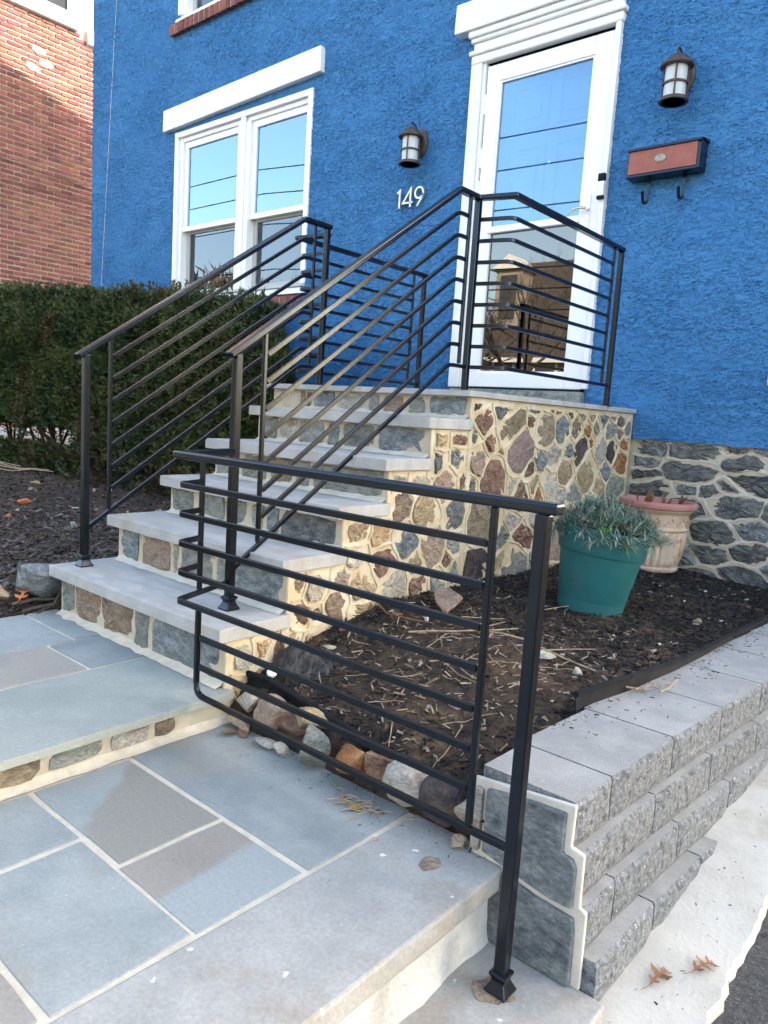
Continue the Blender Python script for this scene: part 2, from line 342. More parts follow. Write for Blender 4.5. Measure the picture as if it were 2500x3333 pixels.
    def sqlathe(s, prof, c):
        vs_ = []; fs = []; c = Vector(c); m = len(prof)
        for r, z in prof:
            for a, b in ((-1, -1), (1, -1), (1, 1), (-1, 1)): vs_.append(c + Vector((a * r, b * r, z)))
        for i in range(m - 1):
            for k in range(4): fs.append((4 * i + k, 4 * i + (k + 1) % 4, 4 * i + 4 + (k + 1) % 4, 4 * i + 4 + k))
        fs += [(3, 2, 1, 0), (4 * m - 4, 4 * m - 3, 4 * m - 2, 4 * m - 1)]
        s.add(vs_, fs); return s
    def mesh(s, name):
        me = bpy.data.meshes.new(name); me.from_pydata([tuple(v) for v in s.v], [], s.f); me.update()
        if any(s.mi): me.polygons.foreach_set('material_index', s.mi)
        return me

def arc(p0, p1, p2, r, n=4):
    """polyline corner p1 rounded with radius r"""
    p0, p1, p2 = Vector(p0), Vector(p1), Vector(p2)
    a = (p0 - p1).normalized(); b = (p2 - p1).normalized(); out = []
    A = p1 + a * r; B = p1 + b * r
    for i in range(n + 1):
        t = i / n; out.append((A * (1 - t) ** 2 + p1 * (2 * t * (1 - t)) + B * t ** 2))
    return out

# ------------------------------------------------------------------ irregular stone walls
def clip(poly, n, d):
    """keep n.p <= d ; poly = list of (pt, tag of edge leaving the point)"""
    out = []
    m = len(poly)
    for i in range(m):
        (p, t), (q, t2) = poly[i], poly[(i + 1) % m]
        a = n[0] * p[0] + n[1] * p[1] - d; b = n[0] * q[0] + n[1] * q[1] - d
        if a <= 0: out.append((p, t))
        if (a < 0 < b) or (a > 0 > b):
            k = a / (a - b); x = (p[0] + (q[0] - p[0]) * k, p[1] + (q[1] - p[1]) * k)
            out.append((x, None if a < 0 else t))
    return out
def power_cells(seeds, rect, extra=None, az=1.0):
    if az != 1.0:
        ex = (lambda s: [((n[0], n[1] / az), d) for n, d in extra((s[0], s[1] / az))]) if extra else None
        cc = power_cells([(s[0], s[1] * az) + tuple(s[2:]) for s in seeds], (rect[0], rect[1], rect[2] * az, rect[3] * az), ex)
        return [c and [((p[0], p[1] / az), t) for p, t in c] for c in cc]
    cells = []
    for i, s in enumerate(seeds):
        x0, x1, z0, z1 = rect
        poly = [((x0, z0), 'e'), ((x1, z0), 'e'), ((x1, z1), 'e'), ((x0, z1), 'e')]
        wi = min(s[2], 0.12) ** 2
        for j, q in enumerate(seeds):
            if i == j: continue
            dx, dz = q[0] - s[0], q[1] - s[1]
            dd = dx * dx + dz * dz
            if dd > 0.6: continue
            n = (2 * dx, 2 * dz); d = q[0] ** 2 + q[1] ** 2 - s[0] ** 2 - s[1] ** 2 + wi - min(q[2], 0.12) ** 2
            poly = clip(poly, n, d)
            poly = [(p, (j if t is None else t)) for p, t in poly]
            if len(poly) < 3: break
        if extra and len(poly) >= 3:
            for n, d in extra(s):
                poly = clip(poly, n, d); poly = [(p, ('e' if t is None else t)) for p, t in poly]
                if len(poly) < 3: break
        cells.append(poly if len(poly) >= 3 else None)
    return cells
def inset_poly(pts, g):
    """shrink a convex polygon by distance g"""
    m = len(pts); ar = sum(pts[i][0] * pts[(i + 1) % m][1] - pts[(i + 1) % m][0] * pts[i][1] for i in range(m))
    if ar < 0: pts = pts[::-1]
    poly = [(p, 0) for p in pts]
    m = len(pts)
    for i in range(m):
        p, q = pts[i], pts[(i + 1) % m]
        ex, ez = q[0] - p[0], q[1] - p[1]; l = math.hypot(ex, ez)
        if l < 1e-6: continue
        n = (ez / l, -ex / l)
        poly = clip(poly, n, n[0] * p[0] + n[1] * p[1] - g); poly = [(p_, 0) for p_, t in poly]
        if len(poly) < 3: return None
    return [p for p, t in poly]
def resample(pts, n):
    m = len(pts); L = [math.hypot(pts[(i + 1) % m][0] - pts[i][0], pts[(i + 1) % m][1] - pts[i][1]) for i in range(m)]
    T = sum(L); out = []
    for k in range(n):
        d = T * k / n; i = 0
        while d > L[i] and i < m - 1: d -= L[i]; i += 1
        t = d / max(L[i], 1e-9); p, q = pts[i], pts[(i + 1) % m]
        out.append((p[0] + (q[0] - p[0]) * t, p[1] + (q[1] - p[1]) * t))
    return out
def stone_mb(pts, fn, proud, depth=0.02, rough=0.006, n=14, square=0.3):
    """one field stone: outline in wall (a, z) coordinates; fn(a, z, out) -> world point"""
    P = resample(pts, n)
    # soften
    Q = []
    for i in range(n):
        a, b, c = P[i - 1], P[i], P[(i + 1) % n]; k = square
        Q.append((b[0] * (1 - k) + (a[0] + c[0]) * k / 2 + random.uniform(-1, 1) * rough * 0.5, b[1] * (1 - k) + (a[1] + c[1]) * k / 2 + random.uniform(-1, 1) * rough * 0.5))
    cx_ = sum(p[0] for p in Q) / n; cz_ = sum(p[1] for p in Q) / n
    m = MB(); vs_ = []
    tx, tz = random.uniform(-1, 1) * rough, random.uniform(-1, 1) * rough
    size = max(max(abs(p[0] - cx_), abs(p[1] - cz_)) for p in Q)
    def h(p): return tx * (p[0] - cx_) / size + tz * (p[1] - cz_) / size + random.uniform(-0.5, 0.5) * rough
    for sc_, o_ in ((1.0, -depth), (1.0, proud * 0.25), (0.86, proud * 0.9), (0.5, proud * 1.15)):
        for p in Q:
            x, z = cx_ + (p[0] - cx_) * sc_, cz_ + (p[1] - cz_) * sc_
            vs_.append(fn(x, z, o_ if o_ < 0 else o_ + h((x, z))))
    vs_.append(fn(cx_, cz_, proud * 1.15))
    fs = []
    for r in range(3):
        for i in range(n): fs.append((r * n + i, r * n + (i + 1) % n, (r + 1) * n + (i + 1) % n, (r + 1) * n + i))
    for i in range(n): fs.append((3 * n + i, 3 * n + (i + 1) % n, 4 * n))
    m.add(vs_, fs); return m
def fix_normals(me):
    bm = bmesh.new(); bm.from_mesh(me); bmesh.ops.recalc_face_normals(bm, faces=bm.faces); bm.to_mesh(me); bm.free()
def bead_mb(cells, fn, wd=0.011, ht=0.006, wob=0.003, base=0.0):
    m = MB(); done = set()
    for i, c in enumerate(cells):
        if not c: continue
        k = len(c)
        for e in range(k):
            (p, t), (q, _) = c[e], c[(e + 1) % k]
            if t == 'e' or t is None: continue
            key = (min(i, t), max(i, t))
            if key in done: continue
            done.add(key)
            L = math.hypot(q[0] - p[0], q[1] - p[1])
            if L < 0.012: continue
            nseg = max(2, int(L / 0.03)); ux, uz = (q[0] - p[0]) / L, (q[1] - p[1]) / L
            vs_ = []; ww = wd * random.uniform(0.8, 1.3); ph = random.uniform(0, 6); b_ = random.uniform(-1, 1) * L * 0.05
            for s_ in range(nseg + 1):
                t_ = s_ / nseg; bow = math.sin(math.pi * t_) * b_ + math.sin(t_ * 5 + ph) * wob * math.sin(math.pi * t_)
                x = p[0] + (q[0] - p[0]) * t_ - uz * bow; z = p[1] + (q[1] - p[1]) * t_ + ux * bow
                wv = ww * (1 + random.uniform(-0.12, 0.12))
                for o_, hh in ((-1, -0.004), (-0.62, ht * 0.8), (0, ht), (0.62, ht * 0.8), (1, -0.004)):
                    vs_.append(fn(x - uz * o_ * wv, z + ux * o_ * wv, base + hh + (random.uniform(-0.0012, 0.0012) if hh > 0 else 0)))
            fs = [(5 * s_ + j, 5 * s_ + j + 1, 5 * s_ + 6 + j, 5 * s_ + 5 + j) for s_ in range(nseg) for j in range(4)]
            m.add(vs_, fs)
    return m

def rock_mb(c, sx, sy, sz, seed, rot=0.0, sub=2, ang=0.75, tilt=0.0):
    """angular rock: icosphere cut by a few random planes"""
    rs = random.Random(seed)
    bm = bmesh.new(); bmesh.ops.create_icosphere(bm, subdivisions=sub, radius=1.0)
    planes = []
    for k in range(9):
        n = Vector((rs.gauss(0, 1), rs.gauss(0, 1), rs.gauss(0, 1))).normalized(); planes.append((n, rs.uniform(ang - 0.18, ang + 0.12)))
    off = Vector((rs.uniform(0, 50), rs.uniform(0, 50), rs.uniform(0, 50)))
    M_ = Matrix.Translation(Vector(c)) @ Matrix.Rotation(rot, 4, 'Z') @ Matrix.Rotation(tilt, 4, 'X')
    m = MB(); vs_ = []
    for v in bm.verts:
        p = v.co.copy()
        for n, d in planes:
            k = p.dot(n)
            if k > d: p -= n * (k - d)
        p *= 1 + 0.10 * noise.noise(p * 2.2 + off) + 0.05 * noise.noise(p * 6 + off)
        vs_.append(M_ @ Vector((p.x * sx, p.y * sy, p.z * sz)))
    bm.verts.index_update()
    m.add(vs_, [tuple(v.index for v in f.verts) for f in bm.faces]); bm.free()
    return m

# ================================================================== SETTING: ground, drive, street
DZ = [(-0.6, -1.29), (1.0, -1.188), (1.33, -1.162), (1.64, -1.122), (1.87, -1.078), (2.0, -1.052), (2.35, -0.995), (3.0, -0.88), (4.2, -0.70), (14, 0.3)]
def drive_z(y):
    for (a, b), (c, d) in zip(DZ, DZ[1:]):
        if y <= c: return b + (d - b) * (max(y, a) - a) / (c - a)
    return DZ[-1][1]
g = MB()
g.add([(-300, -300, -1.9), (300, -300, -1.9), (300, 300, -1.9), (-300, 300, -1.9)], [(0, 1, 2, 3)])
kind(link('ground', g.mesh('ground'), 'grass_ground'), 'structure')
# street in front, running along x, and the sloping drive beside the wall
g = MB()
ys = [-0.6 + i * 0.5 for i in range(30)]
vs_ = []; fs = []
for i, y in enumerate([-40, -12, -6, -2.5] + ys):
    for x in (-0.40, 0.3, 1.5, 5.5): vs_.append((x, y, drive_z(y) - 0.028))
n = len([-40, -12, -6, -2.5] + ys)
for i in range(n - 1):
    for j in range(3): fs.append((4 * i + j, 4 * i + j + 1, 4 * i + 5 + j, 4 * i + 4 + j))
g.add(vs_, fs); kind(link('driveway', g.mesh('driveway'), 'asphalt'), 'structure')
# poured concrete strip along the foot of the retaining wall, ragged outer edge
g = MB(); vs_ = []; fs = []
N_ = 260
for i in range(N_ + 1):
    y = -1.6 + i * 6.2 / N_
    z = drive_z(y)
    e = -0.298 + 0.010 * math.sin(y * 3.1) + 0.016 * noise.noise(Vector((y * 5, 0, 3))) + 0.012 * noise.noise(Vector((y * 26, 0, 1)))
    if 1.33 < y < 1.45: e += 0.0
    for x, dz in ((-0.56, 0.004), (-0.45, 0.003), (-0.37, 0), (e - 0.006, -0.003), (e, -0.012), (e + 0.004, -0.034)):
        vs_.append((x, y, z + dz + 0.0025 * noise.noise(Vector((x * 8, y * 8, 0)))))
for i in range(N_):
    for j in range(5): fs.append((6 * i + j, 6 * i + j + 1, 6 * i + 7 + j, 6 * i + 6 + j))
g.add(vs_, fs); kind(link('concrete_strip', g.mesh('concrete_strip'), 'concrete', smooth=True), 'structure')
# street and pavement beyond (seen only in the glass)
g = MB(); g.box(-60, 60, -13.0, -6.0, -1.6, -1.42); kind(link('road', g.mesh('road'), 'asphalt'), 'structure')
g = MB(); g.box(-60, -0.42, -6.0, -4.4, -1.6, -1.30); g.box(-60, 60, -15.0, -13.0, -1.6, -1.30)
kind(link('pavement', g.mesh('pavement'), 'concrete'), 'structure')
# alley between the two houses
g = MB(); g.box(-12.5, -7.9, 4.1, 16, -1.2, -0.60); g.box(-12.5, -9.3, -4.2, 4.1, -1.2, -0.62)
kind(link('alley', g.mesh('alley'), 'concrete'), 'structure')

# ------------------------------------------------------------------ garden beds
def lerp(x, T):
    if x <= T[0][0]: return T[0][1]
    for (a, b), (c, d) in zip(T, T[1:]):
        if x <= c: return b + (d - b) * (x - a) / (c - a)
    return T[-1][1]
BZ = [(1.30, -0.985), (1.335, -0.955), (1.365, -0.905), (1.385, -0.88), (1.43, -0.845), (1.54, -0.80), (1.68, -0.765), (1.87, -0.728), (2.06, -0.703), (2.4, -0.695), (3.0, -0.70), (4.2, -0.755)]
def bedz(x, y):
    z = lerp(y, BZ)
    k = min(max((x + 1.45) / 0.65, 0), 1)
    z += -0.045 * k * min(max((y - 1.4) / 0.6, 0), 1)
    if x > capx(y) - 0.004: return -0.86
    z += 0.03 * math.exp(-((x + 1.15) ** 2 + (y - 1.95) ** 2) / 0.06)
    return z + 0.012 * noise.noise(Vector((x * 5, y * 5, 0))) + 0.006 * noise.noise(Vector((x * 17, y * 17, 4)))
def capx(y): return lerp(y, [(1.3, -0.785), (1.8, -0.785), (2.1, -0.76), (2.6, -0.715), (3.2, -0.675), (4.2, -0.62)])
def grid_mesh(x0, x1, y0, y1, st, zf):
    m = MB(); nx = int((x1 - x0) / st); ny = int((y1 - y0) / st)
    vs_ = [(x0 + (x1 - x0) * i / nx, y0 + (y1 - y0) * j / ny, 0) for j in range(ny + 1) for i in range(nx + 1)]
    m.add([(x, y, zf(x, y)) for x, y, _ in vs_], [(j * (nx + 1) + i, j * (nx + 1) + i + 1, (j + 1) * (nx + 1) + i + 1, (j + 1) * (nx + 1) + i) for j in range(ny) for i in range(nx)])
    return m
kind(link('garden_bed', grid_mesh(-1.76, -0.60, 1.30, 4.21, 0.022, bedz).mesh('garden_bed'), 'soil_dark', smooth=True), 'structure')
def leftz(x, y):
    z = -0.80 + 0.10 * min(max((y - 1.2) / 2.2, 0), 1) - 0.05 * math.exp(-((y - 0.9) / 0.3) ** 2)
    if y < 1.36 and x > -3.0: z -= 0.07 * min(1, (x + 3.0) / 0.2)
    return z + 0.02 * noise.noise(Vector((x * 3, y * 3, 0))) + 0.006 * noise.noise(Vector((x * 15, y * 15, 4)))
kind(link('planting_bed', grid_mesh(-9.3, -2.70, 0.2, 4.15, 0.05, leftz).mesh('planting_bed'), 'soil_left', smooth=True), 'structure')

# ================================================================== WALK, PATIO AND LOWER STEP (flagstones are parts of the setting)
def slab(name, parent, x0, x1, y0, y1, z1, th, m, b=0.002, jit=0.0015):
    pts = []
    for (a, b_), (c, d) in (((x0, y0), (x1, y0)), ((x1, y0), (x1, y1)), ((x1, y1), (x0, y1)), ((x0, y1), (x0, y0))):
        k = max(2, int(math.hypot(c - a, d - b_) / 0.08))
        for i in range(k): pts.append((a + (c - a) * i / k + random.uniform(-jit, jit), b_ + (d - b_) * i / k + random.uniform(-jit, jit)))
    return child(name, MB().prism(pts, 'z', z1 - th, z1), m, parent, bevel=b)
ZP = -0.945
patio = link('patio', MB().box(-1.71, -0.75, -1.5, 1.345, -1.5, ZP - 0.003).mesh('patio'), 'joint_mortar'); kind(patio, 'structure')
J = 0.0070
def pslab(x0, x1, y0, y1, m, dz=0.0): slab('flagstone', patio, x0 + J, x1 - J, y0 + J, y1 - J, ZP + dz + random.uniform(-0.0008, 0.0008), 0.03, m)
pslab(-1.70, -1.668, 0.10, 0.995, 'bluestone_tan')
pslab(-1.70, -0.985, 1.000, 1.355, 'bluestone')
pslab(-1.668, -1.268, 0.738, 1.000, 'bluestone_corner')
pslab(-1.268, -0.990, 0.730, 1.000, 'bluestone_banded')
pslab(-1.668, -1.408, 0.40, 0.738, 'bluestone')
pslab(-1.408, -0.996, 0.466, 0.735, 'bluestone')
pslab(-1.408, -1.004, 0.10, 0.466, 'bluestone_tan')
pslab(-1.668, -1.408, 0.10, 0.40, 'bluestone_green')
for k in range(5): pslab(-1.70 + 0.33 * (k % 2), -1.02, 0.10 - 0.32 * (k + 1), 0.10 - 0.32 * k, ('bluestone', 'bluestone_green', 'bluestone_tan')[k % 3])
# long edge slab with its ragged bullnose
pts = []
for i in range(41):
    y = -1.4 + i * 2.745 / 40
    pts.append((-0.715 + 0.006 * noise.noise(Vector((y * 7, 0, 0))) - 0.004 * math.sin(y * 4), y))
fx = lambda y: -1.0 + 0.022 * (y - 0.46)
pts += [(fx(1.345) + 0.006, 1.345), (fx(-1.4) + 0.006, -1.4)]
e = child('edge_slab', MB().prism(pts, 'z', ZP - 0.05, ZP + 0.001), 'edge_slab_stone', patio, bevel=0.006)
# parged riser under the edge slab
fcx = MB(); vs_ = []; fs = []
for i in range(90):
    y = -1.4 + i * 2.74 / 89
    for j in range(7):
        z = ZP - 0.048 - j * 0.026
        vs_.append((-0.735 + 0.012 * (j / 6) + 0.010 * noise.noise(Vector((y * 9, z * 14, 2))) + 0.004 * noise.noise(Vector((y * 40, z * 40, 2))), y, z))
for i in range(89):
    for j in range(6): fs.append((7 * i + j, 7 * i + j + 1, 7 * i + 8 + j, 7 * i + 7 + j))
fcx.add(vs_, fs); child('riser', fcx, 'parged_face', patio, smooth=True)
# lower step slab that carries the front post
ZB = -1.12
step = link('step', MB().prism([(-0.80, -1.5), (-0.452, -1.5), (-0.458, 0.4), (-0.462, 1.0), (-0.465, 1.318), (-0.80, 1.322)], 'z', ZB - 0.07, ZB).mesh('step'), 'edge_slab_stone')
bev(step, 0.005); kind(step, 'structure')
child('mortar', MB().box(-0.80, -0.478, -1.5, 1.31, ZB - 0.25, ZB - 0.071), 'pale_mortar', step)

ZU = -0.848
walk = link('upper_walk', MB().box(-2.80, -1.70, -1.5, 1.345, -1.2, ZU - 0.0255).mesh('upper_walk'), 'pale_mortar'); kind(walk, 'structure')
child('joint', MB().box(-2.78, -1.73, -1.5, 1.34, ZU - 0.025, ZU - 0.004), 'joint_mortar', walk)
def uslab(x0, x1, y0, y1, m): slab('flagstone', walk, x0 + 0.006, x1 - 0.006, y0 + 0.006, y1 - 0.006, ZU + random.uniform(-0.0006, 0.0006), 0.024, m)
uslab(-2.10, -1.664, 0.0, 1.345, 'bluestone_green')
uslab(-2.10, -1.71, -1.4, 0.0, 'bluestone')
uslab(-2.39, -2.10, 1.115, 1.345, 'bluestone')
uslab(-2.39, -2.10, 0.70, 1.115, 'bluestone_tan')
uslab(-2.39, -2.10, 0.1, 0.70, 'bluestone')
uslab(-2.79, -2.39, 1.215, 1.345, 'bluestone')
uslab(-2.79, -2.39, 0.86, 1.215, 'bluestone')
uslab(-2.79, -2.39, 0.3, 0.86, 'bluestone_green')
uslab(-2.79, -2.10, -1.4, 0.1, 'bluestone')
# stones of the low riser between walk and patio (face x = -1.695)
rs_fn = lambda a, z, o: (-1.698 + o, a, z)
yy = 0.10; codes = 'GGLNGLN'
for k, wd in enumerate((0.17, 0.20, 0.14, 0.175, 0.165, 0.13, 0.08)):
    y0, y1 = yy + 0.012, yy + wd - 0.008
    pts = [(y0, ZP + 0.014 + random.uniform(0, .006)), (y1, ZP + 0.014 + random.uniform(0, .006)), (y1, ZU - 0.032), (y0, ZU - 0.032)]
    mb = stone_mb(pts, rs_fn, 0.008, n=12, square=0.25); child('stone', mb, 'stone_' + codes[k], walk)
    yy += wd
fl = MB(); vs_ = []; fs = []
for i in range(80):
    y = -1.0 + i * 2.34 / 79
    for j, (dx, dz) in enumerate(((0.0, 0.016), (0.012, 0.004), (0.03, 0.0005))):
        vs_.append((-1.699 + dx * (1 + 0.3 * noise.noise(Vector((y * 14, j, 0)))), y, ZP + dz * (1 + 0.4 * noise.noise(Vector((y * 20, 3, j)))) + 0.001))
for i in range(79):
    for j in range(2): fs.append((3 * i + j, 3 * i + j + 1, 3 * i + 4 + j, 3 * i + 3 + j))
fl.add(vs_, fs); child('mortar', fl, 'joint_mortar', walk, smooth=True)

# ================================================================== STONE STEPS AND LANDING
steps = thing('stone_steps', 'grey stone entry steps with rubble stone side wall rising to the white front door', 'steps', (-2.2, 1.3, -0.95))
XR, XL = -1.693, -2.762
ZT = [-0.660, -0.480, -0.325, -0.164, -0.006]          # tread tops
YF = [1.295, 1.532, 1.772, 1.998, 2.238, 2.487]       # tread fronts and landing front
ZL = 0.110
TH = 0.043
for i in range(5):
    pts = []
    x0, x1, y0, y1 = XL, XR, YF[i], YF[i + 1] + 0.045
    cn = []
    for (a, b_), (c, d) in (((x0, y0), (x1, y0)), ((x1, y0), (x1, y1)), ((x1, y1), (x0, y1)), ((x0, y1), (x0, y0))):
        k = max(2, int(math.hypot(c - a, d - b_) / 0.09))
        for q in range(k): pts.append((a + (c - a) * q / k + random.uniform(-.0012, .0012), b_ + (d - b_) * q / k + random.uniform(-.0012, .0012)))
    child('tread', MB().prism(pts, 'z', ZT[i] - TH, ZT[i]), 'tread_stone', steps, bevel=0.003)
# landing flags (thin), three across the depth
for y0, y1 in ((2.487, 3.285), (3.289, 3.80), (3.804, 4.19)):
    child('landing_slab', MB().prism([(-2.935, y0), (-1.691, y0), (-1.691, y1), (-2.935, y1)], 'z', ZL - 0.024, ZL), 'tread_stone', steps, bevel=0.002)
# mortared core, stepped, and landing core
RY = [y + 0.035 for y in YF]
XW = -1.712                                              # side-wall mortar face
core = MB()
zb_ = [ZU] + ZT
prof = [(RY[0], -1.1)]
for i in range(5): prof += [(RY[i], ZT[i] - TH - 0.001), (RY[i + 1], ZT[i] - TH - 0.001)]
prof += [(RY[5], ZL - 0.0245), (4.19, ZL - 0.0245), (4.19, -1.1)]
core.prism(prof, 'x', XL + 0.035, XW)
core.box(-2.915, XL + 0.034, RY[5], 4.19, -1.1, ZL - 0.0245)
child('core', core, 'pale_mortar', steps)
sidem = MB(); sidem.prism([(y if 0 < i < 1 else y, z) for i, (y, z) in enumerate(prof)], 'x', XW + 0.0005, XW + 0.004)
side = child('side_wall', sidem, 'cream_mortar', steps)
SIDE = [(2.606, 0.067, 0.051, 'K'), (2.818, 0.067, 0.125, 'D'), (3.047, 0.069, 0.05, 'D'), (3.186, 0.072, 0.046, 'G'), (3.303, 0.061, 0.053, 'O'), (3.402, 0.059, 0.051, 'R'), (3.535, 0.059, 0.058, 'N'), (3.653, 0.056, 0.04, 'T'), (3.794, 0.047, 0.064, 'D'), (3.905, 0.051, 0.053, 'T'), (4.03, 0.052, 0.07, 'N'), (2.643, -0.009, 0.073, 'R'), (2.853, -0.01, 0.122, 'N'), (3.042, -0.008, 0.05, 'R'), (3.162, -0.039, 0.099, 'M'), (3.335, -0.028, 0.092, 'B'), (3.486, -0.025, 0.072, 'N'), (3.612, -0.022, 0.05, 'O'), (3.728, -0.01, 0.053, 'N'), (3.887, -0.021, 0.074, 'G'), (4.009, -0.028, 0.046, 'N'), (4.097, -0.025, 0.03, 'G'), (2.583, -0.082, 0.045, 'G'), (2.697, -0.092, 0.059, 'R'), (2.932, -0.134, 0.158, 'P'), (3.411, -0.12, 0.073, 'B'), (3.556, -0.139, 0.094, 'K'), (3.677, -0.083, 0.04, 'O'), (3.775, -0.118, 0.085, 'L'), (3.942, -0.135, 0.087, 'K'), (4.09, -0.105, 0.049, 'O'), (3.132, -0.156, 0.062, 'B'), (3.272, -0.159, 0.076, 'L'), (2.611, -0.171, 0.077, 'M'), (2.757, -0.169, 0.033, 'R'), (3.407, -0.24, 0.088, 'T'), (3.65, -0.245, 0.139, 'T'), (3.885, -0.224, 0.062, 'B'), (4.064, -0.223, 0.104, 'O'), (2.745, -0.262, 0.111, 'R'), (3.032, -0.226, 0.062, 'R'), (2.91, -0.279, 0.047, 'W'), (3.069, -0.296, 0.051, 'T'), (3.245, -0.302, 0.09, 'W'), (3.374, -0.36, 0.065, 'L'), (3.514, -0.363, 0.093, 'G'), (4.05, -0.344, 0.153, 'G'), (3.788, -0.349, 0.086, 'T'), (2.515, -0.255, 0.029, 'R'), (2.573, -0.251, 0.025, 'G'), (2.727, -0.32, 0.054, 'R'), (2.993, -0.349, 0.087, 'R'), (3.182, -0.352, 0.067, 'O'), (2.466, -0.391, 0.078, 'D'), (2.687, -0.44, 0.126, 'N'), (2.961, -0.447, 0.049, 'L'), (3.1, -0.469, 0.052, 'L'), (3.034, -0.553, 0.096, 'R'), (2.662, -0.628, 0.103, 'K'), (2.986, -0.663, 0.127, 'G'), (3.144, -0.642, 0.053, 'G'), (3.351, -0.596, 0.088, 'M'), (3.248, -0.493, 0.084, 'T'), (3.515, -0.478, 0.109, 'R'), (3.746, -0.457, 0.119, 'G'), (3.588, -0.604, 0.13, 'T'), (3.863, -0.599, 0.144, 'M'), (4.102, -0.478, 0.137, 'D'), (4.133, -0.598, 0.139, 'R'), (2.839, -0.548, 0.046, 'G'), (2.871, -0.606, 0.047, 'T'), (2.333, -0.091, 0.053, 'T'), (2.459, -0.089, 0.047, 'R'), (2.334, -0.174, 0.058, 'D'), (2.459, -0.167, 0.057, 'G'), (2.386, -0.267, 0.08, 'M'), (2.114, -0.338, 0.069, 'N'), (2.263, -0.377, 0.091, 'T'), (2.201, -0.255, 0.038, 'W'), (2.10, -0.25, 0.035, 'L'), (1.873, -0.417, 0.065, 'T'), (2.014, -0.44, 0.057, 'Y'), (2.155, -0.47, 0.072, 'B'), (2.32, -0.522, 0.084, 'M'), (2.441, -0.575, 0.039, 'R'), (2.483, -0.522, 0.057, 'G'), (2.5, -0.611, 0.04, 'G'), (1.88, -0.5, 0.057, 'W'), (2.034, -0.551, 0.076, 'R'), (2.238, -0.58, 0.06, 'T'), (2.255, -0.65, 0.061, 'R'), (1.93, -0.612, 0.077, 'T'), (2.095, -0.64, 0.08, 'W'), (1.817, -0.585, 0.039, 'M'), (1.699, -0.59, 0.059, 'W'), (1.618, -0.575, 0.027, 'T'), (1.793, -0.663, 0.063, 'N'), (1.629, -0.679, 0.046, 'R'), (1.712, -0.689, 0.037, 'N'), (1.928, -0.685, 0.042, 'T'), (1.542, -0.791, 0.048, 'R'), (1.469, -0.745, 0.039, 'Y'), (2.377, -0.654, 0.043, 'G'), (1.40, -0.765, 0.05, 'W'), (1.476, -0.85, 0.039, 'T'), (1.385, -0.86, 0.032, 'Y'), (1.607, -0.758, 0.042, 'T')]
SIDE += [(1.72 + 0.2 * i, -0.79 - 0.03 * (i % 2), 0.08, 'TNGMRTGDTMNG'[i]) for i in range(12)]
def side_extra(s):
    out = [((-1, 0), -(RY[0] + 0.022)), ((1, 0), 4.165), ((0, 1), ZL - 0.04), ((0, -1), 0.98)]
    # seam between the steps and the landing block
    if s[0] > 2.535: out.append(((-1, 0), -2.537))
    else: out.append(((1, 0), 2.533))
    for j in range(5):
        zt = ZT[j] - TH - 0.008; yc = RY[j + 1] + 0.02 if j < 4 else RY[5] + 0.01
        if s[1] > zt: out.append(((-1, 0), -yc))
        elif s[0] < yc + 0.0: out.append(((0, 1), zt))
    # resolve overhang: stones right of a riser keep their height, stones left of it are capped
    for j in range(5):
        zt = ZT[j] - TH - 0.008; yc = RY[j + 1] + 0.02 if j < 4 else RY[5] + 0.01
        if s[1] <= zt and s[0] >= yc:
            # diagonal guard through the inner corner
            out.append(((-0.55, 0.83), -0.55 * yc + 0.83 * zt + 0.0))
    return out
cells = power_cells(SIDE, (1.3, 4.2, -1.0, 0.1), side_extra)
sfn = lambda a, z, o: (XW + 0.004 + o, a, z)
for s, c in zip(SIDE, cells):
    if not c: continue
    pts = inset_poly([p for p, t in c], 0.0125)
    if not pts: continue
    if max(p[1] for p in pts) < bedz(-1.7, s[0]) - 0.03: continue
    mb = stone_mb(pts, sfn, 0.005 if s[3] != 'P' else 0.010, rough=random.uniform(0.008, 0.014), square=random.uniform(0.10, 0.42), n=18)
    o = child('stone', mb, 'stone_' + s[3], side)
child('pointing', bead_mb(cells, sfn, 0.0062, 0.0060, wob=0.008, base=0.0005), 'cream_mortar', side, smooth=True)
# corner quoins in mortar at each riser end, a thin raised strip
q = MB()
for i in range(6):
    z0 = -0.9 if i == 0 else ZT[i - 1] + 0.001
    z1 = (ZT[i] if i < 5 else ZL - 0.024) - (TH + 0.001 if i < 5 else 0.001)
    vs_ = []
    for k in range(9):
        z = z0 + (z1 - z0) * k / 8
        for dy, dx in ((0.0, 0.004), (0.003, 0.009), (0.016 + random.uniform(-.003, .003), 0.008), (0.021, 0.003)):
            vs_.append((XW + dx, RY[i] - 0.002 + dy, z))
    q.add(vs_, [(4 * k + j, 4 * k + j + 1, 4 * k + 5 + j, 4 * k + 4 + j) for k in range(8) for j in range(3)])
vs_ = []
for k in range(20):
    z = -0.72 + k * (ZL - 0.026 + 0.72) / 19; d_ = random.uniform(-.002, .002)
    for dy, dx in ((-0.012, 0.003), (-0.006, 0.010), (0.006, 0.010), (0.012, 0.003)): vs_.append((XW + dx, 2.535 + dy + d_, z))
q.add(vs_, [(4 * k + j, 4 * k + j + 1, 4 * k + 5 + j, 4 * k + 4 + j) for k in range(19) for j in range(3)])
kind(child('corner_mortar', q, 'cream_mortar', side, smooth=True), 'stuff')
